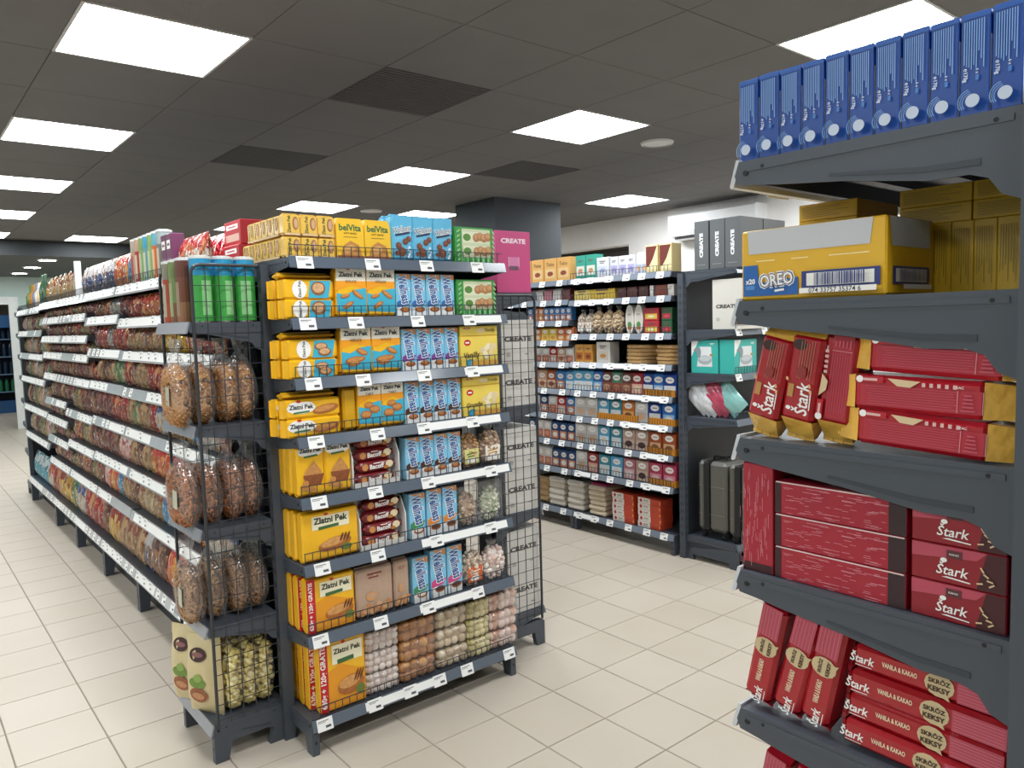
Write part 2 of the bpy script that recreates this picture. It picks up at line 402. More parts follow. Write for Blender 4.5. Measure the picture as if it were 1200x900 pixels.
# walls
WALLM = M('#f1eeeb', .7, 0, .03); WALLG = M('#cfe3df', .7, 0, .03)
RX = 6.72
def struct(name, mb): return obj(name, mb.mesh(name), kind='structure')
b = MB()
b.box(RX, RX+.2, -4, 5.40, 0, CEIL, WALLM); b.box(RX+.03, RX+.2, 5.40, 5.985, 0, CEIL, WALLM)
b.box(RX+.03, RX+.2, 5.985, 8.2, 2.43, CEIL, WALLM); b.box(RX+.03, RX+.2, 8.2, 21, 0, CEIL, WALLM)
struct('wall_right', b)
# room seen through the opening over the shelves
b = MB().box(RX+.2, 9, 5.0, 9.2, 2.62, 2.7, M('#6c6a66', .8)); struct('trim_2', b)
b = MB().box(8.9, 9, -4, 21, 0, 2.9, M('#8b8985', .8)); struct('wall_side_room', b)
e = tag(obj('ceiling_light', None, None, (7.35, 6.35, 2.618)), 'oval looking ceiling light seen through opening above baking shelves', 'light')
d = MB().cyl((0, 0, 0), (0, 0, -.03), .2, .19, 28, M('#e8e8e4', .5)); obj('rim', d.mesh('rim'), e)
d = MB(); n = 24; d.add([(.18*math.cos(-2*PI*q/n), .18*math.sin(-2*PI*q/n), -.031) for q in range(n)], [tuple(range(n))], WARMLAMP); obj('lens', d.mesh('lens'), e)
b = MB().box(-6.2, -6, -4, 21, 0, CEIL, WALLG); struct('wall_left', b)
b = MB().box(-6, 9, -4.2, -4, 0, CEIL, WALLM); struct('wall_near', b)
FY = 15.3
b = MB()
b.box(-6, .55, FY, FY+.15, 0, 2.57, WALLG); b.box(.55, 1.80, FY, FY+.15, 2.17, 2.57, WALLG); b.box(1.80, RX+.1, FY, FY+.15, 0, 2.57, WALLG)
struct('wall_far', b)
b = MB()
b.box(1.72, 1.86, FY-.06, FY-.001, 0, 2.23, M('#eef1ef', .4)); b.box(.49, .63, FY-.06, FY-.001, 0, 2.23, M('#eef1ef', .4)); b.box(.63, 1.72, FY-.06, FY-.001, 2.10, 2.23, M('#eef1ef', .4))
struct('trim_3', b)
b = MB().box(-6, 9, 20.8, 21, 0, 2.57, M('#b3a99c', .8)); struct('wall_back_room', b)
# pillar
b = MB(); PM = M('#3a4045', .7, 0, .05); b.cbox(4.53, 5.37, 5.66, 6.3, 0, CEIL, .004, PM); obj('wall_pillar', b.mesh('wall_pillar'), kind='structure')
# air conditioner on the white wall
e = tag(obj('air_conditioner', None, None, (RX, 4.70, 2.39)), 'white wall mounted air conditioner behind the grey cartons', 'air conditioner')
W2 = M('#e9eaea', .35, 0, .02)
b = MB(); b.prism([(0, .01), (-.17, .03), (-.205, .08), (-.21, .24), (-.19, .255), (0, .255)], 'y', -.52, .52, W2); obj('housing', b.mesh('housing'), e)
b = MB(); b.box(-.165, -.06, -.47, .47, .004, .022, BLACK); obj('air_outlet', b.mesh('air_outlet'), e)
b = MB(); b.prism([(-.172, .0), (-.16, -.012), (-.05, -.004), (-.06, .006)], 'y', -.46, .46, W2); obj('louvre', b.mesh('louvre'), e)
e = tag(obj('ceiling_light', None, None, (.9, 17.2, 2.56)), 'added unseen panel light in the room beyond far doorway', 'light')  # unseen lamp added to lighten the room behind the doorway
obj('frame', fr_me, e); obj('diffuser', df_me, e)
# cooler in the room behind the doorway
e = tag(obj('drinks_cooler', None, None, (1.55, 18.6, 0)), 'blue drinks cooler beyond the white doorway at far left', 'cooler')
b = MB(); BL = M('#2f5f92', .5); b.box(-.9, .9, .05, .6, 0, .25, BL); b.box(-.9, .9, .55, .6, .25, 1.75, M('#1f2a38', .6)); b.box(-.9, -.85, 0, .6, .25, 1.75, BL); b.box(.85, .9, 0, .6, .25, 1.75, BL); b.box(-.9, .9, 0, .6, 1.75, 2.0, BL)
obj('cabinet', b.mesh('cabinet'), e)
for k in range(4):
    obj('cooler_shelf', MB().box(-.85, .85, .06, .55, .42+k*.36, .44+k*.36, M('#6f8aa5', .4)).mesh('cooler_shelf'), e)
bt = MB().cyl((0, 0, 0), (0, 0, .18), .035, .035, 8, M('#27384d', .2)).cyl((0, 0, .18), (0, 0, .26), .035, .012, 8, M('#27384d', .2))
btm = bt.mesh('bottle'); bt2 = MB().cyl((0, 0, 0), (0, 0, .18), .035, .035, 8, M('#2f7a52', .2)).cyl((0, 0, .18), (0, 0, .26), .035, .012, 8, M('#2f7a52', .2)).mesh('bottle')
DB = [Design('drink_bottle', 'bottle', 'dark bottle', btm), Design('drink_bottle', 'bottle', 'green bottle', bt2)]
for k in range(4):
    for q in range(9):
        put(DB[1 if k == 0 else 0], (1.55-.2+q*.105, 18.75, .44+k*.36), 0, 'on %s shelf of blue cooler' % ['lowest', 'second-lowest', 'third-lowest', 'top'][k])

# ---------------------------------------------------------------- shelving
CACHE = {}
def cached(key, fn):
    if key not in CACHE: CACHE[key] = fn()
    return CACHE[key]
def bracket_me(D):
    def fn():
        p = [(0, 0), (-D, 0), (-D-.007, -.02), (-D-.001, -.034), (-D+.03, -.037), (-D+.066, -.042), (-D*.55, -.053), (-D*.28, -.069), (-.057, -.069), (-.037, -.076), (-.023, -.096), (-.003, -.104)]
        m = MB(); m.prism(p, 'x', -.0015, .0015, STEEL)
        m.prism([(-.012, -.008), (-D+.012, -.008), (-D+.012, -.016), (-.012, -.016)], 'x', -.003, .003, STEEL)
        m.prism([(-.045, -.060), (-D*.30, -.058), (-D*.62, -.043), (-D*.62, -.039), (-D*.30, -.051), (-.045, -.052)], 'x', -.0026, .0026, STEEL_D)
        for (y, z, r) in ((-D+.012, -.018, .0042), (-D+.04, -.012, .003), (-.03, -.012, .003)):
            m.cyl((-.0034, y, z), (.0034, y, z), r, r, 8, BLACK)
        return m.mesh('bracket')
    return cached(('br', D), fn)
def shelf_me(W, D):
    def fn():
        m = MB(); m.box(.004, W-.004, -D, 0, -.003, 0, STEEL); m.box(.004, W-.004, -D-.001, -D+.012, -.03, -.003, STEEL)
        m.box(.004, W-.004, -.02, -.004, -.03, -.003, STEEL_D)
        for k in (.3, .55, .8): m.box(.01, W-.01, -D*k-.012, -D*k+.012, -.018, -.003, STEEL_D)
        return m.mesh('shelf')
    return cached(('sh', W, D), fn)
def rail_me(W, D, mat, hgt=.037):
    def fn():
        k = hgt/.037; m = MB(); m.prism([(-D-.001, .004), (-D-.006, .004), (-D-.006-.011*k, -hgt+.003), (-D-.004-.011*k, -hgt), (-D-.002-.008*k, -hgt+.002), (-D-.001, -.006)], 'x', .003, W-.003, mat)
        return m.mesh('price_rail')
    return cached(('ra', W, D, mat.name, hgt), fn)
def strip_me(D, L, h=.030):
    k = h/.03
    return cached(('st', D, L, h), lambda: MB().prism([(-D-.0062, .0), (-D-.0072, .0), (-D-.0072-.0088*k, -h), (-D-.0062-.0088*k, -h)], 'x', 0, L, PAPER).mesh('paper_strip'))
def tag_me(D, w=.062, h=.042):
    def fn():
        m = MB(); q = lambda x0, x1, t0, t1, off, mat: m.add([(x0, -D-.0065-.0125*t0-off, .003-h*t0), (x0, -D-.0065-.0125*t1-off, .003-h*t1), (x1, -D-.0065-.0125*t1-off, .003-h*t1), (x1, -D-.0065-.0125*t0-off, .003-h*t0)], [(0, 1, 2, 3)], mat)
        m.prism([(-D-.0065, .004), (-D-.0075, .004), (-D-.0200, .003-h), (-D-.0190, .003-h)], 'x', -w/2, w/2, PAPER)
        q(-w*.42, w*.25, .14, .2, .0016, PRINT); q(-w*.42, w*.05, .27, .31, .0016, PRINT); q(w*.02, w*.36, .58, .78, .0016, PRINT)
        return m.mesh('price_tag')
    return cached(('tg', D, w, h), fn)
def guard_me(W, D, h=.045, step=.03, mat=None):
    def fn():
        m = MB(); mm = mat or WIRE; y = -D+.004
        for z in (.004, h): m.box(.01, W-.01, y-.0015, y+.0015, z-.0015, z+.0015, mm)
        k = .012
        while k < W-.008: m.box(k-.0012, k+.0012, y-.0012, y+.0012, .004, h, mm); k += step
        return m.mesh('wire_guard')
    return cached(('gd', W, D, h, step), fn)
def post_me(h, slots=True):
    def fn():
        m = MB(); m.box(-.018, .018, .002, .045, 0, h, STEEL)
        if slots:
            z = .15
            while z < h-.05:
                for x in (-.009, .009): m.add([(x-.002, .0012, z), (x+.002, .0012, z), (x+.002, .0012, z+.022), (x-.002, .0012, z+.022)], [(0, 1, 2, 3)], BLACK)
                for y in (.018, .03):
                    m.add([(-.0188, y-.002, z), (-.0188, y-.002, z+.022), (-.0188, y+.002, z+.022), (-.0188, y+.002, z)], [(0, 1, 2, 3)], BLACK)
                z += .05
        return m.mesh('post')
    return cached(('po', h, slots), fn)
def foot_me(D, h=.115):
    def fn():
        m = MB(); m.prism([(.04, 0), (.04, h), (-D+.01, h), (-D-.004, h-.012), (-D-.004, 0), (-D+.045, 0), (-D+.06, h*.55), (-.03, h*.55), (-.05, 0)], 'x', -.014, .014, STEEL)
        for z in (h*.42, h*.78): m.add([(-.004, -D-.0046, z-.006), (.004, -D-.0046, z-.006), (.004, -D-.0046, z+.006), (-.004, -D-.0046, z+.006)], [(0, 1, 2, 3)], BLACK)
        return m.mesh('foot')
    return cached(('ft', D, h), fn)
def shelving(name, label, cat, origin, rz, W, D, tops, rail=None, guards=(), tags=None, post_h=1.82, posts=(1, 1), back=True, feet=(1, 1), brackets=(1, 1), group=None, ntag=5, rails=True, foot_h=.115, rail_h=.037, under_shade=False, strips=0, post_off=0):
    e = tag(obj(name, None, None, (*origin, 0), (0, 0, rz)), label, cat, group)
    rail = rail or RAIL_D
    if under_shade: obj('under_shade_panel', cached(('kk', W, D), lambda: MB().box(.0, W, -D+.09, -D+.1, 0, tops[-1]-.03, STEEL_B).mesh('under_shade_panel')), e)  # dark sheet standing in for the shade under the bottom shelf
    for s, x in ((0, 0), (1, W)):
        if posts[s]: obj('post', post_me(post_h), e, (post_off if s == 0 else W-post_off, 0, 0))
        if feet[s]: obj('foot', foot_me(D, foot_h), e, (.016 if s == 0 else W-.016, 0, 0))
    if back:
        obj('back_panel', cached(('bk', W, post_h), lambda: MB().box(.018, W-.018, .006, .016, .1, post_h-.01, STEEL_B).mesh('back_panel')), e)
    for k, t in enumerate(tops):
        sh = obj('shelf', shelf_me(W, D), e, (0, 0, t))
        if brackets[0]: obj('bracket', bracket_me(D), sh, (.0025, 0, 0))
        if brackets[1]: obj('bracket', bracket_me(D), sh, (W-.0025, 0, 0))
        if rails: obj('price_rail', rail_me(W, D, rail, rail_h), sh)
        if strips:
            L_ = round(W*rnd.choice((.42, .55, .9)), 3); obj('paper_strip', strip_me(D, L_, rail_h*.82), sh, (rnd.choice((.02, W-L_-.02)), 0, 0))
        if k in guards: obj('wire_guard', guard_me(W, D), sh)
        tg = tags[k] if tags else [W*(i+.5)/ntag+rnd.uniform(-.02, .02) for i in range(ntag) if ntag < 7 or rnd.random() < .62]
        for x in tg: obj('price_tag', tag_me(D), sh, (x, 0, 0))
    return e
T_CE = [1.818, 1.602, 1.388, 1.178, .957, .712, .447, .13]
T_END = [1.797, 1.592, 1.385, 1.178, .957, .722, .452, .13]
# 1 cookie end display in the middle, facing the camera's side
CEX, CEY, CEW, CED = 1.115, 2.93, .975, .37
shelving('end_display', 'dark grey end display of cookies with eight shelves in the middle', 'shelf', (CEX, CEY), 0, CEW, CED, T_CE, guards=range(8),
         tags=[[.06, .33, .57, .82], [.06, .25, .52, .77], [.07, .27, .54, .78], [.07, .32, .53, .77], [.07, .30, .54, .86], [.07, .30, .57, .85], [.05, .30, .52, .77], [.05, .26, .42, .56, .70, .93]])
# white paper strips in some rails of that display
for t, x0, L in ((T_CE[3], .55, .37), (T_CE[4], .56, .40), (T_CE[5], .50, .44), (T_CE[6], .48, .30), (T_CE[7], .22, .34), (T_CE[2], .74, .2), (T_CE[1], .74, .2)):
    obj('paper_strip', strip_me(CED, L), [o for o in COL.objects if o.name.startswith('end_display')][0], (x0, 0, t))
# 2 appliance end display at the right of the baking shelves
APX, APY = 3.975, 3.06
T_APP = [1.862, 1.49, 1.215, .935, .155]
shelving('end_display', 'dark grey end display with suitcases and appliance cartons', 'shelf', (APX, APY), 0, .975, .37, T_APP, guards=(1, 2, 3), tags=[[], [.02, .3, .6], [.02, .3, .6], [.4], [.5]], post_h=1.85)
ap = [o for o in COL.objects if o.name.startswith('end_display') and abs(o.location.x-APX) < .001][0]
obj('base_panel', MB().box(.001, .03, -.41, .0, .035, .118, STEEL).box(.001, .975, -.41, -.395, .035, .118, STEEL).mesh('base_panel'), ap)
# 3 nearest end display at the right edge, facing away from the baking aisle's near end
NRX, NRY = 1.0, .30
shelving('end_display', 'dark grey shelf rack nearest the camera at right edge', 'shelf', (NRX+.975, NRY), PI, .975, .37, T_END, rail=M('#c9cdd2', .15, 0, .05, coat=.4), guards=(), ntag=4, post_h=1.83)
# 4 snack gondola along the left aisle
GLX, GLD = 1.45, .42
BAYS = [(3.10, 3.72, [1.82, 1.645, 1.47, 1.27, 1.05, .82, .58, .24]), (3.72, 4.61, [1.82, 1.645, 1.47, 1.27, 1.05, .82, .58, .24]),
        (4.61, 5.46, [1.82, 1.67, 1.475, 1.275, 1.05, .82, .585, .24]), (5.46, 6.35, [1.82, 1.70, 1.56, 1.435, 1.27, 1.035, .81, .585, .24]),
        (6.35, 7.20, [1.82, 1.70, 1.56, 1.435, 1.27, 1.075, .93, .77, .585, .24]), (7.20, 8.50, [1.80, 1.61, 1.41, 1.20, .94, .68, .24])]
NEARFAR = ['nearest bay', 'second-nearest bay', 'third-nearest bay', 'third-farthest bay', 'second-farthest bay', 'farthest bay']
for k, (y0, y1, tops) in enumerate(BAYS):
    shelving('gondola_bay', NEARFAR[k]+' of the dark grey snack gondola along left aisle', 'shelf', (GLX, y1), -PI/2, round(y1-y0, 3), GLD, tops, rail=RAIL_L, guards=(0,),
             ntag=7, posts=(1, 1 if k == 0 else 0), group='bays of the snack gondola', foot_h=.2, rail_h=.05, under_shade=True, strips=1, post_off=.0185)
shelving('end_display', 'dark grey end display beyond the far end of snack gondola', 'shelf', (1.05+.975, 8.57), PI, .975, .37, T_END, ntag=4, post_h=1.83)
# spine panel and mirrored right side carcass of the gondola
shelving('gondola_bay', 'rear side of the snack gondola facing the baking aisle', 'shelf', (1.75, 3.10), PI/2, 2.6, .40, [1.82, 1.45, 1.1, .75, .45, .2], ntag=6, foot_h=.17)
# 5 baking shelves
MX, MD = 4.37, .42
T_MN = [1.868, 1.712, 1.467, 1.262, 1.052, .86, .663, .452, .135]
T_MF = [1.868, 1.722, 1.568, 1.418, 1.255, 1.052, .862, .662, .448, .135]
RAIL_M = M('#77808c', .25, 0, .05, coat=.4)
shelving('gondola_bay', 'baking shelves next to the suitcase display', 'shelf', (MX, 4.09), -PI/2, .95, MD, T_MN, rail=RAIL_M, guards=(0, 1, 2, 4, 6, 7), ntag=6, post_h=1.86, post_off=.0185)
shelving('gondola_bay', 'baking shelves behind the mesh rack of white cartons', 'shelf', (MX, 5.045), -PI/2, .95, MD, T_MF, rail=RAIL_M, guards=(1, 2, 4, 5, 6), ntag=5, post_h=1.86, post_off=.0185)
for t, y0, L in ((1.868, 4.06, .42), (1.712, 4.0, .36), (1.262, 3.75, .55), (1.052, 3.62, .45), (.86, 3.6, .42), (.663, 3.42, .24), (.452, 3.42, .24), (.452, 4.06, .16), (.135, 4.08, .26)):
    bay = [o for o in COL.objects if o.name.startswith('gondola_bay') and abs(o.location.y-4.09) < .001][0]
    obj('paper_strip', strip_me(MD, L), bay, (4.09-y0, 0, t))
# 6 narrow mesh racks on both sides of the cookie display
def rack(label, origin, rz, W, D, tops, top, cat='rack', near_right=True):
    e = shelving('mesh_rack', label, cat, origin, rz, W, D, tops, rail=M('#8b8f97', .25, 0, .05, coat=.3), tags=[[] for _ in tops], post_h=top, back=False, feet=(1, 1), brackets=(1, 1), foot_h=.125)
    for x in (0, W):
        f = MB(); r = .006; c = .03; y1 = -D+.012
        pts = [(x, .0, top-.005), (x, y1+c, top-.005)]+[(x, y1+c-c*math.sin(a), top-.005-c+c*math.cos(a)) for a in (PI/8, PI/4, PI*3/8, PI/2)]+[(x, y1, .13)]
        f.tube(pts, r, 8, WIRE)
        fo = obj('side_frame', f.mesh('side_frame'), e)
        g = MB(); n = 5
        for k in range(1, n+1):
            y = y1*k/(n+.0)
            if k < n: g.box(x-.0014, x+.0014, y-.0014, y+.0014, .14, top-.005, WIRE)
        z = .16
        while z < top-.02: g.box(x-.0012, x+.0012, y1, 0, z-.0012, z+.0012, WIRE); z += .056
        obj('wire_mesh', g.mesh('wire_mesh'), fo)
    return e
T_RL = [1.598, 1.232, .862, .505, .14]
rack('narrow wire mesh rack of pasta bags and crisp tubes', (1.085, 3.125), -PI/2, .375, .25, T_RL, 1.805)
T_RR = [1.705, 1.178, .672, .185]
rack('narrow wire mesh rack of white cartons beside cookie display', (2.155, 2.715), PI/2, .375, .25, T_RR, 1.70)

# ---------------------------------------------------------------- packaging bodies
def carton(w, h, d, mat, c=.0025): return MB().cbox(-w/2, w/2, 0, d, 0, h, c, mat).mesh('carton')
def soft_pack(w, h, d, mat, bulge=.0, fin='v', fw=.008):
    """flow wrapped pack: puffed block with crimped fins top and bottom ('v') or left and right ('h')"""
    m = MB(); c = min(w, h, d)*.14
    if fin == 'v':
        m.cbox(-w/2, w/2, 0, d, fw, h-fw, c, mat)
        for z0, z1 in ((0, fw+.004), (h-fw-.004, h)): m.box(-w/2+.004, w/2-.004, d*.46, d*.54, z0, z1, mat)
        m.prism([(0+c*.6, fw+.001), (d*.48, .002), (d*.52, .002), (d-c*.6, fw+.001)], 'x', -w/2+.003, w/2-.003, mat)
        m.prism([(0+c*.6, h-fw-.001), (d*.48, h-.003), (d*.52, h-.003), (d-c*.6, h-fw-.001)], 'x', -w/2+.003, w/2-.003, mat)
    else:
        m.cbox(-w/2+fw, w/2-fw, 0, d, 0, h, c, mat)
        for x0, x1 in ((-w/2, -w/2+fw+.002), (w/2-fw-.002, w/2)): m.box(x0, x1, d*.47, d*.53, .004, h-.004, mat)
        for sgn in (-1, 1):
            x = sgn*(w/2-fw); m.prism([(x, c*.6), (x+sgn*fw*.7, d*.48), (x+sgn*fw*.7, d*.52), (x, d-c*.6)], 'z', .003, h-.003, mat)
    return m.mesh('soft_pack')
def pillow(w, h, d, mat, seed=0, nu=9, nv=11, seal=.05, amp=.004, name='pillow_bag', sag=.25):
    """crisp-type bag, front towards -y, standing on z=0"""
    r = random.Random(seed); m = MB()
    def P(u, v, sgn):
        body = max(0., 1-abs(u)**3.0)**.6
        k = max(0., min(1., (v-seal)/(1-2*seal)))
        prof = max(0., math.sin(PI*(k**(1-sag*.6))))**.55 if seal < v < 1-seal else 0
        t = d/2*body*prof
        wk = w/2*(1-.05*math.sin(PI*k)-.04*abs(2*v-1)**4)
        n = amp*(math.sin(9*u+seed*2.3+5*v)+math.sin(13*v-4*u+seed)) if prof > .1 else amp*.6*math.sin(12*u+seed)
        return (u*wk, d/2+sgn*(t+.0012)+n*.5*(-1 if sgn < 0 else 1)*(.3+body*.7), v*h)
    for sgn in (-1, 1):
        vs = [P(-1+2*i/(nu-1), j/(nv-1), sgn) for j in range(nv) for i in range(nu)]
        fs = []
        for j in range(nv-1):
            for i in range(nu-1):
                q = (j*nu+i, j*nu+i+1, (j+1)*nu+i+1, (j+1)*nu+i); fs.append(q if sgn < 0 else q[::-1])
        m.add(vs, fs, mat)
    return m.mesh(name, True)
def filling(w, h, d, n, mat, core, kind='tube', size=.014, seed=1, name='filling', power=2.4):
    """pieces packed into the outline of a bag (superellipsoid w x d x h standing on z=0)"""
    r = random.Random(seed); m = MB()
    m.ell((0, d/2, h/2), (w*.44, d*.42, h*.46), core, 12, 10)
    for _ in range(n):
        a = r.uniform(0, 2*PI); s = r.uniform(-1, 1)
        if r.random() < .55: a = r.uniform(PI, 2*PI)
        q = (1-abs(s)**power)**(1/power)
        ca, sa = math.cos(a), math.sin(a)
        x = w*.45*q*abs(ca)**.8*(1 if ca > 0 else -1); y = d/2+d*.44*q*abs(sa)**.8*(1 if sa > 0 else -1); z = h/2+h*.47*s
        dr = Vector((r.uniform(-1, 1), r.uniform(-.5, .5), r.uniform(-1, 1))).normalized()
        nn = Vector((x/(w*w), (y-d/2)/(d*d), (z-h/2)/(h*h))).normalized(); dr = (dr-nn*dr.dot(nn)*.9).normalized()
        if kind == 'tube':
            p = Vector((x, y, z)); m.cyl(p-dr*size, p+dr*size, size*.24, size*.24, 5, mat if isinstance(mat, bpy.types.Material) else r.choice(mat))
        else:
            R = Matrix.Rotation(r.uniform(0, PI), 3, 'X') @ Matrix.Rotation(r.uniform(0, PI), 3, 'Y')
            k = r.uniform(.75, 1.15)
            m.ell((x, y, z), (size*k, size*k*.75, size*k*.6), mat if isinstance(mat, bpy.types.Material) else r.choice(mat), 6, 4, R)
    return m.mesh(name, True)
def bag_shell(w, h, d, seed=0, name='clear_bag', film=None, neck=.82):
    """clear film bag gathered at the top"""
    m = MB(); nu, nv = 14, 12; vs = []; r = random.Random(seed)
    for j in range(nv+1):
        v = j/nv
        k = (math.sin(PI*min(1, (v/neck))**.8)**.45 if v < neck*.985 else .12) if v > 0 else .25
        if v >= neck*.9: k = max(.2, k)
        if v > neck: k = .2+.3*(v-neck)/(1.001-neck)
        for i in range(nu):
            a = 2*PI*i/nu; ca, sa = math.cos(a), math.sin(a)
            wr = 1+.05*math.sin(5*a+seed+7*v)
            vs.append((w/2*k*wr*abs(ca)**.7*(1 if ca > 0 else -1), d/2+d/2*k*wr*abs(sa)**.7*(1 if sa > 0 else -1), v*h))
    fs = [(j*nu+i, j*nu+(i+1) % nu, (j+1)*nu+(i+1) % nu, (j+1)*nu+i) for j in range(nv) for i in range(nu)]
    m.add(vs, fs, film or clear_film()); return m.mesh(name, True)

Y1, Y2, TEAL, BRN, TAN, DKT = '#f3b91f', '#f4c93e', '#3fb0cd', '#8a4b22', '#c98a4c', '#26332c'
YEL = wrap(Y1); YELC = ink(Y1)
def art(fn):
    a = MB(); fn(a); return a.mesh('printed_front')
def zp(a, cx, cz, w, cloud=True, sub=None):
    if cloud:
        a.ae(cx, cz-.004, w*.56, w*.22, WHITE); a.ae(cx-w*.2, cz+.002, w*.3, w*.18, WHITE); a.ae(cx+w*.22, cz+.001, w*.28, w*.17, WHITE)
    a.at('Zlatni Pek', cx, cz, w*.94, ink(DKT), bold=.035)
    if sub: a.at(sub, cx, cz-w*.24, w*.42, ink('#54422c'))
    a.ae(cx-w*.1, cz+w*.2, w*.09, w*.05, ink('#c9302c'))
# ---- cookie display designs
def d_tall(look, w, h, d, pic, sub):
    def f(a):
        a.ar(0, h*.84, w*.98, h*.3, ink('#f3efe0')); a.apoly([(-w*.49, h*.74), (w*.49, h*.74), (w*.49, h*.58), (0, h*.66), (-w*.49, h*.55)], ink('#f2a01e'))
        a.apoly([(-w*.49, h*.14), (w*.49, h*.10), (w*.49, h*.60), (w*.15, h*.57), (-w*.2, h*.46), (-w*.49, h*.50)], ink(TEAL))
        zp(a, 0, h*.87, w*.86, False, sub)
        for x, z, rx, rz, ro in pic: a.ae(x*w, z*h, rx*w, rz*h, food('#a8652f'), ro); a.ae(x*w, (z+.012)*h, rx*w*.82, rz*h*.62, food('#cb8a4a'), ro)
    return Design('biscuit_pack', 'biscuit pack', look, soft_pack(w, h, d, YEL), [('printed_front', art(f))])
KIF = d_tall('yellow teal biscuit pack with crescents', .124, .185, .05, [(-.12, .26, .2, .05, .5), (.2, .47, .22, .05, -.6), (-.22, .44, .16, .04, .2)], 'KIFLICE')
KIF2 = d_tall('yellow teal pack with peanut shapes', .126, .18, .05, [(-.05, .32, .34, .07, .12), (.18, .48, .2, .06, -.4), (-.1, .24, .2, .05, .1)], 'KIFLICE')
TART = d_tall('yellow teal pack with round tarts', .099, .178, .05, [(-.18, .32, .24, .09, 0), (.2, .42, .22, .085, 0), (-.06, .52, .2, .07, 0)], 'TART')
def d_well(look, acc, acc2, w=.066, h=.168):
    def f(a):
        a.ar(0, h*.5, w*.96, h*.98, ink('#7cc4e6')); a.apoly([(-w*.48, h*.99), (w*.48, h*.99), (w*.48, h*.86), (-w*.1, h*.93)], ink('#c98a5a'))
        a.apoly([(-w*.48, h*.01), (w*.48, h*.01), (w*.48, h*.2), (-w*.48, h*.26)], ink('#eef0f0'))
        a.apoly([(-w*.48, h*.22), (w*.3, h*.26), (w*.48, h*.38), (w*.1, h*.36), (-w*.05, h*.44), (-w*.48, h*.34)], ink(acc))
        a.at('Wellness', w*.02, h*.62, h*.66, WHITE, -PI*.44, h=w*.72, shear=.15, bold=.075)
        a.at('Wellness', w*.02, h*.62, h*.63, ink('#1f5c9e'), -PI*.44, h=w*.62, shear=.15, bold=.03)
        a.ae(w*.06, h*.17, w*.34, h*.065, ink('#9a5428')); a.ae(w*.04, h*.185, w*.25, h*.045, ink(acc2))
    return Design('wafer_pack', 'wafer pack', look, carton(w, h, .05, ink('#8fc7e2')), [('printed_front', art(f))])
WBL = d_well('light blue wafer pack with blue splash', '#2f6db0', '#c9824a')
WPU = d_well('light blue wafer pack with purple splash', '#7b3f97', '#c9824a')
WCH = d_well('light blue wafer pack with chocolate splash', '#4a2a1c', '#c9824a')
WCO = d_well('light blue wafer pack with coconut', '#3c8f62', '#e8e2da', .074, .185)
WOR = d_well('light blue wafer pack with orange nuts', '#e08a3c', '#5a3320', .072, .19)
WPK = d_well('light blue wafer pack with pink splash', '#d84a86', '#4a2a1c', .076, .2)
def d_lying(look, pic):
    w, h = .215, .070
    def f(a):
        a.apoly([(-w*.02, h*.06), (w*.34, h*.06), (w*.4, h*.94), (w*.02, h*.94)], ink(TEAL)); a.ae(-w*.17, h*.5, w*.13, h*.46, WHITE)
        a.at('Zlatni Pek', -w*.17, h*.5, h*.86, ink(DKT), PI/2, bold=.02)
        for x, z, rx, rz in pic: a.ae(x*w, z*h, rx*w, rz*h, food('#8b5a35')); a.ae(x*w, z*h+.002, rx*w*.8, rz*h*.7, food('#d3a577'))
    return Design('biscuit_pack', 'biscuit pack', look, soft_pack(w, h, .06, YEL, fin='h', fw=.012), [('printed_front', art(f))])
LY1 = d_lying('yellow flat biscuit pack with oval biscuits', [(.16, .55, .13, .36)])
LY2 = d_lying('yellow flat biscuit pack with chocolate biscuits', [(.14, .62, .12, .2), (.2, .34, .12, .22)])
def d_lying2():
    w, h = .235, .068
    def f(a): zp(a, -w*.2, h*.62, w*.42); a.ae(w*.2, h*.42, w*.22, h*.24, ink('#a9672f'), .15); a.ae(w*.18, h*.46, w*.17, h*.16, food('#c98a4c'), .15); a.ar(-w*.2, h*.34, w*.26, h*.08, ink('#3d7a44'), .05)
    return Design('biscuit_pack', 'biscuit pack', 'yellow flat biscuit pack with brown biscuits', soft_pack(w, h, .06, YEL, fin='h', fw=.012), [('printed_front', art(f))])
LY3 = d_lying2()
def d_bowl():
    w, h = .106, .195
    def f(a):
        zp(a, 0, h*.88, w*.86); a.ar(0, h*.77, w*.5, h*.035, ink('#3d6b3a'), .06)
        a.apoly([(-w*.3, h*.36), (w*.42, h*.36), (w*.36, h*.48), (w*.1, h*.68), (-w*.22, h*.5)], food('#c58a4d')); a.apoly([(-w*.3, h*.42), (w*.46, h*.42), (w*.34, h*.22), (-w*.2, h*.22)], food('#8a4c28'))
        for x, z in ((-.3, .2), (-.14, .17), (-.22, .27), (.02, .14)): a.ae(x*w, z*h, w*.11, w*.1, food('#c98a4c'))
    return Design('biscuit_pack', 'biscuit pack', 'yellow biscuit pack showing a bowl', soft_pack(w, h, .05, YEL), [('printed_front', art(f))])
BOWL = d_bowl()
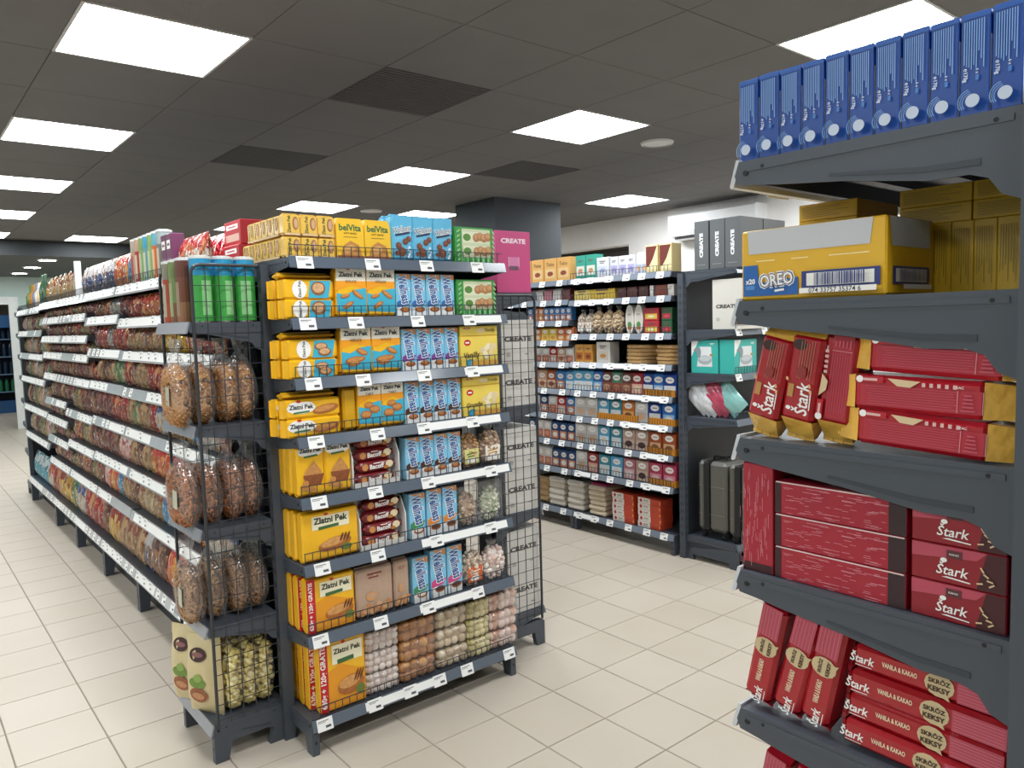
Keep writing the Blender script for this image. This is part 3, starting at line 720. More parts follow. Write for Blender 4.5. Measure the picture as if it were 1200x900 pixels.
def d_big(look, w, h, gratis):
    def f(a):
        x0 = w*.1 if gratis else 0
        if gratis:
            a.ar(-w*.41, h*.5, w*.17, h*.97, ink('#c5202c')); a.at('630g + 120g GRATIS', -w*.41, h*.5, h*.86, WHITE, PI/2, bold=.03)
            a.apoly([(-w*.32, h*.03), (w*.48, h*.03), (w*.48, h*.45), (-w*.05, h*.62), (-w*.32, h*.55)], ink('#e89a22'))
        a.ar(x0, h*.76, w*.66, h*.26, ink('#f6efcf')); a.at('Zlatni Pek', x0, h*.8, w*.6, ink(DKT), bold=.035); a.ar(x0-w*.04, h*.66, w*.36, h*.06, ink('#3d6b3a'), .05)
        a.ae(x0-w*.08, h*.91, w*.04, h*.025, ink('#c9302c'))
        a.ae(x0+w*.06, h*.3, w*.3, h*.13, food('#b06a31'), .12); a.ae(x0+w*.03, h*.34, w*.24, h*.08, food('#d59a5a'), .12)
        for k in range(3): a.ae(x0+w*(.18+.06*k), h*.4, w*.02, h*.09, ink('#6b3d1e'), -.4)
        a.ae(x0+w*.26, h*.2, w*.1, h*.07, ink('#6c7f3a'))
    return Design('biscuit_pack', 'biscuit pack', look, soft_pack(w, h, .05, YEL, fw=.006), [('printed_front', art(f))])
BIG = d_big('large yellow biscuit pack', .226, .19, False)
GRA = d_big('yellow biscuit pack with red band', .195, .21, True)
GRA2 = d_big('tall yellow pack with red band', .19, .285, True)
def d_plain_y(w, h, d, look='plain yellow biscuit pack'): return Design('biscuit_pack', 'biscuit pack', look, soft_pack(w, h, d, wrap('#d9a514')))
PLY = d_plain_y(.054, .17, .05, 'narrow plain yellow pack'); PLF = d_plain_y(.2, .026, .06, 'flat plain yellow pack')
def d_green():
    w, h, d = .2, .15, .16
    b = MB(); G = ink('#3f9a48'); b.cbox(-w/2, w/2, 0, d, 0, h, .002, G); body = b.mesh('green_carton')
    def f(a):
        a.ar(w*.04, h*.56, w*.74, h*.78, ink('#cfd6b0'))
        for z in (.72, .34):
            a.ar(w*.04, h*z, w*.7, h*.3, ink('#dfe3c4')); a.ae(-w*.2, h*z, w*.1, h*.1, ink('#5a8a3a'))
            for k in range(4): a.ae(w*(.04+.1*k), h*(z+.03*(k % 2)), w*.09, h*.12, food('#b07848'), .5); a.ae(w*(.04+.1*k), h*(z+.03*(k % 2))+.004, w*.065, h*.08, food('#c99868'), .5)
        for k in range(7): a.apoly([(-w*.48, h*(.04+.13*k)), (-w*.41, h*(.1+.13*k)), (-w*.41, h*(.15+.13*k)), (-w*.48, h*(.09+.13*k))], ink('#9ccf8f')); a.apoly([(w*.43, h*(.1+.13*k)), (w*.49, h*(.04+.13*k)), (w*.49, h*(.09+.13*k)), (w*.43, h*(.15+.13*k))], ink('#9ccf8f'))
        for k in range(6): a.ar(w*(-.34+.13*k), h*.08, w*.05, h*.14, ink('#8bd090'))
    return Design('biscuit_carton', 'carton', 'green carton showing oat biscuits', body, [('printed_front', art(f))])
GRN = d_green()
def d_vanil(txt, h, full=True):
    w, d = .2, .1
    def f(a):
        a.ar(0, h*.5, w*.97, h*.94, ink('#f0d45c')); a.ae(-w*.31, h*.78, w*.09, h*.1, ink('#c8202c')); a.ar(-w*.31, h*.78, w*.1, h*.05, WHITE)
        if full:
            for k, (x, z) in enumerate(((.1, .52), (.22, .62), (.32, .45), (.16, .36), (.36, .64))): a.ae(x*w, z*h, w*.1, h*.1, ink(('#e8d2a0', '#f2e6c4')[k % 2]), k*.7)
            a.at(txt, -w*.2, h*.36, w*.42, ink('#4a3418'), .06, shear=.25, bold=.015); a.ae(-w*.26, h*.13, w*.1, h*.12, ink('#3a9fc0')); a.ar(w*.12, h*.1, w*.7, h*.16, ink('#d9a347'))
        else: a.at(txt, w*.3, h*.5, w*.28, ink('#4a3418'), 0, shear=.25); a.ae(w*.05, h*.5, w*.12, h*.25, ink('#e8d2a0'))
    return Design('biscuit_carton', 'carton', f'{"pale" if full else "flat pale"} yellow carton of {"vanilla" if txt == "Vanilly" else "iced"} biscuits', carton(w, h, d, ink('#edc23e')), [('printed_front', art(f))])
VA1, VA2, GE1, GE2 = d_vanil('Vanilly', .13), d_vanil('Vanilly', .04, False), d_vanil('Grozdje', .13), d_vanil('Grozdje', .036, False)
def d_roll():
    L, r = .175, .0235; MAR = wrap('#7d1f24')
    b = MB(); n = 14
    prof = [(-L/2, .012), (-L/2+.008, .004), (-L/2+.016, .018), (-L/2+.024, r), (L/2-.024, r), (L/2-.016, .018), (L/2-.008, .004), (L/2, .012)]
    vs = []; fs = []
    for x, rr in prof:
        for k in range(n): vs.append((x, r+rr*math.cos(2*PI*k/n), r+rr*math.sin(2*PI*k/n)))
    for j in range(len(prof)-1):
        for k in range(n): fs.append((j*n+k, (j+1)*n+k, (j+1)*n+(k+1) % n, j*n+(k+1) % n))
    b.add(vs, fs, MAR)
    def f(a):
        a.ae(-.05, r, .014, .013, food('#c98a4c')); a.ae(.055, r+.003, .017, .014, ink('#e4d3ae')); a.ae(.04, r-.008, .011, .007, ink('#b5762f'))
        a.at('Bacoff', .0, r, .062, WHITE, .03, bold=.03); a.ar(0, r+.012, .03, .003, WHITE)
    return Design('biscuit_roll', 'biscuit roll', 'maroon biscuit roll in white tray', b.mesh('roll', True), [('printed_front', art(f))])
ROLL = d_roll()
def d_tray(w, h, d):
    m = MB(); W3 = ink('#ece9e4'); m.box(-w/2, w/2, 0, d, 0, .004, W3); m.box(-w/2, w/2, d-.004, d, 0, h, W3)
    for x0, x1 in ((-w/2, -w/2+.004), (w/2-.004, w/2)): m.prism([(0, 0), (d, 0), (d, h), (.035, h*.98), (0, h*.62)], 'x', x0, x1, W3)
    m.box(-w/2, w/2, 0, .004, 0, .02, W3)
    return Design('display_tray', 'tray', 'white open display tray of maroon rolls', m.mesh('display_tray'))
TRAY = d_tray(.205, .185, .07)
def d_belvita():
    w, h = .112, .15
    b = MB(); b.prism([(-w/2, 0), (w/2, 0), (w/2, h*.8), (w*.4, h), (-w*.46, h), (-w/2, h*.85)], 'y', 0, .055, ink('#f0bf2c'))
    def f(a):
        a.at('belVita', 0, h*.78, w*.8, ink('#2c6b3c'), bold=.03); a.at('SOFT BAKES', 0, h*.64, w*.46, ink('#4a4020')); a.ar(0, h*.55, w*.5, .002, ink('#7a6a30'))
        a.apoly([(-w*.36, h*.1), (w*.42, h*.1), (w*.3, h*.36), (0, h*.46), (-w*.26, h*.34)], ink('#c08443')); a.ae(-w*.05, h*.26, w*.22, h*.09, ink('#dba765'), .3); a.ar(0, h*.05, w*.98, h*.09, ink('#7b4a3c'))
    return Design('biscuit_pack', 'biscuit pack', 'yellow soft bakes pack with folded top', b.mesh('belvita'), [('printed_front', art(f))])
BEL = d_belvita()
def d_bchoc():
    w, h = .094, .182
    def f(a):
        a.ar(0, h*.8, w*.94, h*.34, ink('#5fb6dc')); a.at('Wellness', 0, h*.68, w*.9, WHITE, .2, shear=.3, h=h*.15, bold=.05); a.at('Wellness', 0, h*.68, w*.88, ink('#233a5c'), .2, shear=.3, h=h*.12, bold=.0); a.ar(.0, h*.58, w*.7, h*.045, ink('#27365a'), .2)
        for x, z, rr in ((-.05, .2, .2), (-.2, .33, .14), (.12, .42, .13), (.28, .48, .12), (-.3, .17, .1)): a.ae(x*w, z*h, rr*w, rr*w, food('#6d3a26')); a.ae(x*w+.003, z*h+.004, rr*w*.6, rr*w*.6, ink('#8a5138'))
        for k in range(5): a.ae(w*(.24+.05*(k % 3)), h*(.1+.05*k), w*.05, w*.05, ink('#e9eef2'))
    return Design('wafer_pack', 'wafer pack', 'blue pack of chocolate balls', soft_pack(w, h, .05, wrap('#63b7da')), [('printed_front', art(f))])
BCH = d_bchoc()
def d_small():
    w, h = .064, .0775
    def f(a): a.at('Zlatni Pek', -w*.18, h*.5, h*.8, ink('#3c4a2a'), PI/2, h=.012, bold=.02); a.ae(w*.2, h*.55, w*.18, h*.3, ink('#9c6a45')); a.ae(w*.22, h*.55, w*.12, h*.22, ink('#caa27c')); a.ar(0, h*.06, w*.9, h*.1, ink('#d9b98a'))
    return Design('biscuit_pack', 'biscuit pack', 'small golden biscuit pack in stack', soft_pack(w, h, .04, wrap('#e5bb55'), fw=.004), [('printed_front', art(f))])
SML = d_small()
def d_beige(w, h):
    def f(a):
        a.bars(0, h*.82, w*.4, ink('#8b3a34')); a.ae(0, h*.82, w*.02, h*.01, WHITE)
        for k in range(9): a.ae(w*(-.36+.09*k), h*(.12+.05*(k % 3)), w*.09, h*.06, ink(('#c98a55', '#dca877')[k % 2]), k)
        a.ae(-w*.1, h*.42, w*.15, h*.09, ink('#d39a63')); a.ae(-w*.08, h*.43, w*.08, h*.045, ink('#bfa08a'))
    return Design('biscuit_bag', 'biscuit bag', f'{"wide" if w > .1 else "narrow"} beige biscuit bag', soft_pack(w, h, .05, wrap('#b99c86'), fw=.01), [('printed_front', art(f))])
BE1, BE2 = d_beige(.16, .2), d_beige(.07, .2)
def d_clearbag(look, w, h, d, cols, size, n, label=None, seed=1):
    fill = filling(w*.98, h*.84, d, n, [ink(c) for c in cols], ink(cols[-1]), 'blob', size, seed, 'cookie_filling')
    parts = [('cookie_filling', fill, 'stuff')]
    if label:
        def f(a): a.ar(0, h*.3, w*.7, h*.36, ink(label[1])); a.bars(0, h*.34, w*.5, ink(label[2]), .1); a.ae(0, h*.2, w*.25, h*.06, WHITE)
        parts.append(('paper_label', art(f)))
    return Design('cookie_bag', 'cookie bag', look, bag_shell(w*1.03, h, d*1.06, seed, film=clear_film('clear_bag_film', .07)), parts)
CB1 = d_clearbag('clear bag of nuts with green label', .105, .175, .06, ['#b58a5c', '#c7a070', '#a57a4e'], .011, 140, ('Mix', '#d8d48a', '#3d6b2c'), 3)
CB2 = d_clearbag('clear bag with white yellow label', .112, .18, .06, ['#b89a80', '#d1b698', '#a5836a'], .011, 140, ('Mix', '#f0eadf', '#d09a1c'), 4)
CB3 = d_clearbag('clear bag of pale cookies with orange label', .11, .18, .06, ['#cdb8a4', '#e0d0be', '#b79f8b'], .013, 110, ('Mix', '#d8612c', '#f6e8d0'), 5)
CB4 = d_clearbag('clear bag of pink white meringues', .115, .175, .06, ['#e2cdc4', '#d9b9ae', '#efe4dc'], .015, 90, None, 6)
def d_clam(look, w, h, cols, seed):
    fill = filling(w*.86, h*.86, .06, 100, [ink(c) for c in cols], ink(cols[0]), 'blob', .011, seed, 'cookie_filling')
    m = MB(); m.cbox(-w/2, w/2, 0, .07, 0, h, .012, clear_film('clear_box', .05, .06)); m.box(-w/2-.003, w/2+.003, .03, .034, 0, h, clear_film('clear_box', .05, .06))
    return Design('cookie_box', 'cookie box', look, m.mesh('clam_box'), [('cookie_filling', fill, 'stuff')])
CL1 = d_clam('clear plastic box of tan cookies', .1, .168, ['#b89c84', '#cdb79c', '#8f7460'], 11); CL2 = d_clam('clear plastic box of green white cookies', .125, .175, ['#c3c7ae', '#dcd9c8', '#98a886'], 12)
def d_block(look, w, h, cols, seed, size=.014):
    d = .13
    m = MB(); r = random.Random(seed); mats = [ink(c) for c in cols]; m.cbox(-w*.44, w*.44, .012, d-.012, .006, h-.01, .012, ink(cols[-1]))
    nx, nz = max(2, int(w/(size*1.55))), max(2, int(h/(size*1.5)))
    for i in range(nx):
        for k in range(nz):
            m.ell(((i+.5)/nx*w*.94-w*.47+r.uniform(-.003, .003), .014+r.uniform(-.004, .004), (k+.5)/nz*h*.92+.004), (size, size*.7, size*.9), r.choice(mats), 7, 5, Matrix.Rotation(r.uniform(0, 3), 3, 'Y'))
    for i in range(nx):
        for k in range(4): m.ell(((i+.5)/nx*w*.94-w*.47, .02+k*.03, h-.012), (size, size, size*.6), r.choice(mats), 7, 5)
    for k in range(nz):
        for q in range(3): m.ell((-w*.46, .025+q*.035, (k+.5)/nz*h*.92+.004), (size*.6, size, size*.9), r.choice(mats), 7, 5)
    fill = m.mesh('cookie_filling', True)
    s = MB(); s.cbox(-w/2, w/2, -.004, d+.004, 0, h, .014, clear_film('clear_bag_film', .07)); s.prism([(d*.3, h*.3), (d*.7, h*.3), (d*.62, h*.7), (d*.4, h*.7)], 'x', w/2, w/2+.012, clear_film('clear_bag_film', .07))
    return Design('cookie_bag', 'cookie bag', look, s.mesh('block_bag', True), [('cookie_filling', fill, 'stuff')])
BK = [d_block('clear bag of pink white sugar cookies', .145, .085, ['#dccbc2', '#e9ddd4', '#cdb7ad'], 21, .016), d_block('clear bag of golden brown cookies', .165, .082, ['#b67d47', '#c99458', '#a86c38'], 22, .023),
      d_block('clear bag of beige cookie rings', .155, .08, ['#d3bf9f', '#dfceb2', '#bfa888'], 23, .02), d_block('clear bag of pale wafer curls', .118, .08, ['#cdbf86', '#dccf9c', '#bcae74'], 24, .017), d_block('clear bag of pinkish gingerbread', .15, .08, ['#c99a80', '#d9b4a0', '#e0c9bf'], 25, .021)]

# ---- stock the cookie display (front edge at y = 2.575)
FYC = CEY-CED+.018
def cw(k): return 'on %s shelf of cookie display' % (['top', 'second', 'third', 'fourth', 'fifth', 'sixth', 'seventh', 'bottom'][k])
def row(d, k, x0, x1, n, dz=0, dy=0, key=None):
    for i in range(n): put(d, (x0+(x1-x0)*(i+.5)/n, FYC+dy, T_CE[k]+dz+.0005), 0, cw(k))
def sweep(d, k, x, n, pitch, where=None, dz=0, look=None, y0=0):
    for i in range(n): put(d, (x, FYC+y0+(i+1)*pitch, T_CE[k]+dz+.0005), 0, where or cw(k), 'front', look=look)
row(SML, 0, 1.115, 1.312, 3); row(SML, 0, 1.115, 1.312, 3, .0778)
for lvl in (0, 1):
    for i in range(5 if lvl else 6): put(SML, (1.118, 2.655+.058*i, T_CE[0]+lvl*.0778+.0005), -PI/2, 'sideways on top of cookie display', 'front')
row(BEL, 0, 1.315, 1.546, 2); row(BCH, 0, 1.55, 1.836, 3); row(BCH, 0, 1.55, 1.836, 3, 0, .055)
put(GRN, (1.948, FYC, T_CE[0]+.0005), 0, cw(0))
for z in (0, .0703): put(LY1, (1.2, FYC, T_CE[1]+z+.0005), 0, cw(1)); put(LY1, (1.19, FYC+.065, T_CE[1]+z+.0005), 0, cw(1))
put(PLF, (1.2, FYC+.03, T_CE[1]+.141), 0, cw(1))
row(KIF, 1, 1.304, 1.556, 2); row(WBL, 1, 1.558, 1.836, 4); put(GRN, (1.948, FYC, T_CE[1]+.0005), 0, cw(1))
for z in (0, .0703): put(LY2, (1.205, FYC, T_CE[2]+z+.0005), 0, cw(2)); put(LY2, (1.19, FYC+.065, T_CE[2]+z+.0005), 0, cw(2))
put(PLF, (1.205, FYC+.03, T_CE[2]+.141), 0, cw(2))
row(KIF2, 2, 1.312, 1.57, 2); row(WPU, 2, 1.574, 1.846, 4); put(VA1, (1.955, FYC, T_CE[2]+.0005), 0, cw(2)); put(VA2, (1.955, FYC, T_CE[2]+.131), 0, cw(2))
for z in (0, .0683): put(LY3, (1.195, FYC, T_CE[3]+z+.0005), 0, cw(3)); put(LY3, (1.185, FYC+.065, T_CE[3]+z+.0005), 0, cw(3))
put(PLF, (1.19, FYC+.02, T_CE[3]+.137), 0, cw(3)); put(PLY, (1.345, FYC+.01, T_CE[3]+.0005), 0, cw(3))
row(TART, 3, 1.374, 1.574, 2); row(WCH, 3, 1.578, 1.852, 4); put(GE1, (1.96, FYC, T_CE[3]+.0005), 0, cw(3)); put(GE2, (1.96, FYC, T_CE[3]+.131), 0, cw(3))
row(BOWL, 4, 1.12, 1.334, 2); sweep(BOWL, 4, 1.172, 3, .055); 
def tray_of_rolls(k, x):
    t = T_CE[k]; put(TRAY, (x, FYC, t+.0005), 0, cw(k))
    for i in range(4): put(ROLL, (x+(.004 if i % 2 else -.004), FYC+.006+.006*(i == 3), t+.005+i*.0465), 0, cw(k), 'bottom', key=i)
tray_of_rolls(4, 1.442); row(WCH, 4, 1.572, 1.842, 4); put(CB1, (1.898, FYC, T_CE[4]+.0005), 0, cw(4)); put(CB2, (2.01, FYC, T_CE[4]+.0005), 0, cw(4))
put(BIG, (1.24, FYC, T_CE[5]+.0005), 0, cw(5)); sweep(BIG, 5, 1.236, 3, .055)
tray_of_rolls(5, 1.462); put(WCO, (1.618, FYC, T_CE[5]+.0005), 0, cw(5)); row(WOR, 5, 1.66, 1.816, 2); put(CL1, (1.876, FYC, T_CE[5]+.0005), 0, cw(5)); put(CL2, (2.0, FYC, T_CE[5]+.0005), 0, cw(5))
put(GRA, (1.228, FYC, T_CE[6]+.0005), 0, cw(6)); sweep(GRA, 6, 1.22, 4, .055)
put(BE1, (1.412, FYC, T_CE[6]+.0005), 0, cw(6)); put(BE2, (1.535, FYC+.003, T_CE[6]+.0005), 0, cw(6))
put(WCO, (1.622, FYC, T_CE[6]+.0005), 0, cw(6)); row(WPK, 6, 1.668, 1.832, 2); put(CB3, (1.895, FYC, T_CE[6]+.0005), 0, cw(6)); put(CB4, (2.012, FYC, T_CE[6]+.0005), 0, cw(6))
put(GRA2, (1.262, FYC, T_CE[7]+.0005), 0, cw(7)); sweep(GRA2, 7, 1.245, 4, .055)
for x, b_ in zip((1.442, 1.607, 1.775, 1.918, 2.058), BK):
    for i in range(3): put(b_, (x+rnd.uniform(-.004, .004), FYC+.004, T_CE[7]+i*.0845+.0008), rnd.uniform(-.03, .03), cw(7), 'bottom', key=i)

# ---------------------------------------------------------------- nearest rack at the right edge (goods' sides face -x)
FX = NRX+.012
def nw(k): return 'on %s shelf of nearest rack' % (['top', 'second', 'third', 'fourth', 'fifth', 'sixth'][k])
def side_art(fn, w, d):
    a = MB(); fn(a); return a.xform(Matrix.Translation((w/2, d/2, 0)) @ Matrix.Rotation(PI/2, 4, 'Z')).mesh('printed_end')
def d_bluebox():
    w, h, d = .0315, .118, .16
    LB = ink('#7fa9dc'); WB = ink('#dfe8f4')
    def f(a):
        a.ar(0, h*.965, w*.98, h*.05, ink('#1c57aa'))
        r = random.Random(5)
        for k in range(9):
            L = h*(.3+.18*r.random()); a.ar(-w*.36+k*w*.085, h*.92-L/2, .0011, L, LB)
        a.at('℮170g', -w*.3, h*.4, h*.13, WB, -PI/2, bold=.02); a.at('6 x', w*.12, h*.42, h*.05, WB, -PI/2); a.ar(w*.12, h*.36, .0035, h*.05, ink('#3f79c4'))
        for k in range(3):
            n = 9; ro = w*(.34+.05*k)
            for q in range(n):
                t = PI*.62+q*PI*.62/n; a.ar(-.0005+ro*math.cos(t), h*.13+ro*math.sin(t), .0009, w*.13, LB, t)
        a.ae(w*.05, h*.13, w*.24, w*.24, ink('#c4d0e2'), n=18)
    m = MB(); m.cbox(-w/2, w/2, 0, d, 0, h, .0012, ink('#0d4596')); m.add([(w/2+.0003, .001, .002), (w/2+.0003, .02, .002), (w/2+.0003, .02, h*.76), (w/2+.0003, .001, h*.76)], [(0, 1, 2, 3)], WHITE)
    return Design('biscuit_box', 'box', 'upright blue box with fine white print', m.mesh('blue_box'), [('printed_front', art(f))])
BB = d_bluebox()
for i in range(11): put(BB, (FX, .660-.0336*i, T_END[0]+.0005+(.0012 if i % 3 == 1 else 0)), -PI/2, nw(0))
def d_case():
    w, h, d = .216, .103, .145; NV = ink('#27357a')
    def bars(a, cx, cz, bw, bh, n, seed):
        a.ar(cx, cz, bw*1.16, bh*1.36, NV); a.ar(cx, cz, bw, bh, ink('#f0efe8')); r = random.Random(seed); x = cx-bw*.38
        while x < cx+bw*.38:
            t = r.choice((.0006, .0009, .0014, .002)); a.ar(x+t/2, cz, t, bh*.94, NV); x += t+r.choice((.0007, .001, .0016))
    GRY = ink('#c3c5c8')
    def f(a):
        a.apoly([(-w*.44, h*.66), (w*.40, h*.66), (w*.42, h*.99), (-w*.45, h*.99)], GRY)
        for x0, x1 in ((-.38, -.24), (-.12, 0), (.14, .4)): a.ar(w*(x0+x1)/2, h*.555, w*(x1-x0), .0016, ink('#f6e3a0'))
        a.apoly([(-w*.48, h*.06), (-w*.07, h*.06), (-w*.07, h*.30), (-w*.36, h*.24), (-w*.37, h*.5), (-w*.48, h*.5)], ink('#1660ac'))
        a.at('x20', -w*.425, h*.27, w*.075, WHITE, bold=.04); a.ar(-w*.425, h*.18, w*.07, h*.06, ink('#4f8cc8'))
        a.at('OREO', -w*.225, h*.28, w*.27, WHITE, .07, h=h*.23, bold=.075); a.at('OREO', -w*.225, h*.28, w*.255, NV, .07, h=h*.2, bold=.055); a.at('OREO', -w*.225, h*.28, w*.24, WHITE, .07, h=h*.17, bold=.02); a.ar(-w*.2, h*.13, w*.07, h*.03, WHITE, .1)
        bars(a, w*.215, h*.25, w*.44, h*.17, 30, 3); a.ar(w*.215, h*.1, w*.5, h*.07, WHITE); a.at('074 33757 35374 6', w*.2, h*.1, w*.34, ink('#23253a'))
    def g(a):
        a.apoly([(-d*.4, h*.62), (d*.4, h*.62), (d*.4, h*.99), (-d*.45, h*.99)], GRY); bars(a, 0, h*.25, d*.66, h*.17, 26, 4); a.ar(0, h*.1, d*.6, h*.06, WHITE)
    return Design('biscuit_case', 'carton', 'yellow shipping carton with blue panel and barcode', carton(w, h, d, ink('#e2b022')), [('printed_front', art(f)), ('printed_end', side_art(g, w, d))])
put(d_case(), (FX, .565, T_END[1]+.0005), -PI/2, nw(1))
def d_ybox(w, h, d, vertical):
    def f(a):
        r = random.Random(9); c = ink('#8f7418')
        for k in range(7):
            if vertical: L = h*(.5+.3*r.random()); a.ar(-w*.36+k*w*.11, h*.9-L/2, .0008, L, c)
            else: L = w*(.5+.35*r.random()); a.ar(-w*.44+L/2, h*.2+k*h*.1, L, .0008, c)
    return Design('biscuit_box', 'box', '%s yellow box' % ('upright' if vertical else 'flat-lying'), carton(w, h, d, ink('#d3a91f'), .001), [('printed_front', art(f))])
YV, YH = d_ybox(.0282, .1, .15, True), d_ybox(.0965, .0262, .14, False)
for i in range(12): put(YV, (1.166, .652-.0286*i, T_END[1]+.0005), -PI/2, nw(1))
for y, n in ((.462, 2), (.364, 2), (.622, 2)):
    for k in range(n): put(YH, (1.17, y, T_END[1]+.101+k*.0265), -PI/2, nw(1), 'left')
RED, RED2, GOLD = wrap('#a8121f'), wrap('#b01326'), M('#eab64f', .3, 0, .12, .6, 40, .25)
PNK = ink('#c25566'); CRM = ink('#dcc39a')
def roll_body(L, w, d, m_body, m_end, e=.022):
    """wrapped biscuit log along x, centred on x and z, ends folded to a fin"""
    m = MB(); c = .006; m.cbox(-L/2+e, L/2-e, 0, d, -w/2, w/2, c, m_body)
    for s in (-1, 1):
        x0, x1 = s*(L/2-e-.002), s*(L/2-.006)
        a = [(x0, c*.5, -w/2+.001), (x0, d-c*.5, -w/2+.001), (x0, d-c*.5, w/2-.001), (x0, c*.5, w/2-.001)]
        b_ = [(x1, d*.36, -w/2*.95), (x1, d*.56, -w/2*.9), (x1, d*.62, w/2*.92), (x1, d*.42, w/2*.8)]
        fs = [(0, 1, 5, 4), (1, 2, 6, 5), (2, 3, 7, 6), (3, 0, 4, 7), (4, 5, 6, 7)]
        m.add(a+b_, fs if s > 0 else [f[::-1] for f in fs], m_end)
        n = 6
        for k in range(n):
            z0 = -w/2*.9+k*w*.9/n; m.box(min(x1, x1+s*.006), max(x1, x1+s*.006), d*(.44+.02*(k % 2)), d*(.47+.02*(k % 2)), z0, z0+w*.9/n, m_end)
    return m.mesh('wrapped_log')
def d_log(standing):
    L, w, d = (.186, .05, .055) if standing else (.232, .047, .055)
    L0 = L
    def f(a):
        L = (L0-2*(.03 if standing else .036))*1.27; r = random.Random(2)
        if standing == 1:
            a.ae(L*.3, w*.2, L*.05, w*.22, ink('#3a1a14')); a.at('Štark', -L*.18, -w*.06, L*.3, WHITE, .06, shear=.2, h=w*.5, bold=.015); a.ar(-L*.18, -w*.36, L*.18, .0016, WHITE, .05)
            a.ar(-L*.12, w*.27, L*.12, w*.18, ink('#b98a4a')); a.ae(-L*.28, w*.26, .003, .004, WHITE)
            for k in range(6): a.ar(L*.17, -w*.26+k*w*.075, L*(.3+.05*r.random()), .0009, ink('#a8785e'))
            for x, z in ((-.05, -.3), (-.02, .4), (-.1, -.36)): a.ae(L*x, w*z, .003, .002, ink('#d9b27a'), .5)
            a.ae(L*.06, 0, w*.16, w*.16, ink('#8c2a26'), n=12)
        else:
            a.ar(L*.02, -w*.06, L*.72, w*.6, ink('#b32839'))
            for k in range(8): a.ar(L*(-.04+.02*r.random()), -w*.3+k*w*.07, L*(.5+.06*r.random()), .0007, PNK)
            a.ar(L*.25, -w*.06, .0007, w*.58, ink('#d7a0a4')); a.ar(L*.39, -w*.06, .0007, w*.58, ink('#d7a0a4'))
            for k in range(5): a.ar(L*.31, -w*.28+k*w*.1, L*.08*(.5+r.random()*.5), .0018, PNK)
            a.ar(-L*.28, w*.38, L*.18, w*.18, ink('#b8182a')); a.ae(-L*.34, w*.38, w*.1, w*.1, WHITE); a.ar(-L*.27, w*.38, L*.09, w*.07, ink('#e4b7b4'))
            a.apoly([(-L*.16, w*.44), (L*.04, w*.4), (-L*.02, w*.22), (-L*.1, w*.24)], CRM)
            for k in range(5): a.ar(L*(.06+.045*k), w*.32, .004, .005, ink('#e0b5b2'))
            a.at('EAC', L*.27, w*.32, L*.04, WHITE)
    return Design('biscuit_log', 'biscuit pack', ('leaning' if standing else 'flat-lying')+' red biscuit log with gold ends', roll_body(L0, w, d, RED if standing else RED2, GOLD, .03 if standing else .036), [('printed_front', art(f))])
LG1, LG2, LG3 = d_log(1), d_log(2), d_log(0)
LG2.look = LG1.look
LOGX = FX+.002
put(LG1, (LOGX, .628, 1.477), -PI/2, nw(2), tilt=-PI/2+.235); put(LG1, (LOGX, .576, 1.478), -PI/2, nw(2), tilt=-PI/2+.17); put(LG2, (LOGX+.006, .526, 1.478), -PI/2, nw(2), tilt=-PI/2+.125)
for i, (y, z, t) in enumerate(((.414, 1.415, .055), (.418, 1.4625, .03), (.398, 1.512, .055))): put(LG3, (FX-.004, y, z), -PI/2, nw(2), 'bottom', key=i, tilt=t)
def dashes(a, w, h, seed, vertical):
    r = random.Random(seed)
    for k in range(70):
        x, z = r.uniform(-.46, .46)*w, r.uniform(.05, .95)*h; L = r.uniform(.006, .022)
        if vertical: a.ar(x, z*.92+.006, .0006, L, ink('#d08a94'))
        elif abs(x)+L/2 < w*.47: a.ar(x, z, L, .0006, ink('#d08a94'))
def d_redv():
    w, h = .051, .168
    def f(a): a.ar(0, h*.04, w*.98, h*.08, ink('#3a0d14')); dashes(a, w, h, 3, True)
    return Design('biscuit_box', 'box', 'upright crimson box with dashed print', carton(w, h, .17, ink('#a81f33'), .0012), [('printed_front', art(f))])
def d_redh():
    w, h = .189, .0483
    def f(a): a.ar(-w*.475, h*.5, w*.05, h*.98, ink('#34141a')); a.ar(w*.44, h*.5, w*.12, h*.98, ink('#30161c')); a.ar(0, h*.975, w*.98, h*.04, ink('#e0c8c6')); dashes(a, w*.86, h, 4, False)
    return Design('biscuit_box', 'box', 'long crimson box with dashed print', carton(w, h, .17, ink('#a81f33'), .0012), [('printed_front', art(f))])
def d_redl():
    w, h = .110, .0483
    def f(a):
        a.apoly([(-w*.49, h*.6), (w*.2, h*.75), (w*.3, h*.98), (-w*.49, h*.98)], ink('#b8485c')); a.apoly([(w*.2, h*.02), (w*.49, h*.02), (w*.49, h*.98), (w*.3, h*.98)], ink('#431219'))
        a.at('Štark', -w*.05, h*.4, w*.34, WHITE, 0, shear=.2, bold=.012); a.apoly([(-w*.16, h*.17), (w*.14, h*.12), (w*.14, h*.15), (-w*.1, h*.2)], WHITE); a.ae(-w*.14, h*.62, .004, .003, WHITE)
        a.ar(-w*.03, h*.8, w*.16, h*.2, ink('#5a2a30')); a.at('KAKAO', -w*.03, h*.8, w*.1, WHITE)
        for k, (x, z) in enumerate(((.26, .55), (.3, .42), (.34, .3), (.24, .2), (.36, .2))): a.ar(w*x, h*z, .007, .002, CRM, -1+.4*k)
    return Design('biscuit_box', 'box', 'short dark red box with white lettering', carton(w, h, .17, ink('#8f1524'), .0015), [('printed_front', art(f))])
put(d_redv(), (FX, .646, T_END[3]+.0005), -PI/2, nw(3))
RH, RL_ = d_redh(), d_redl()
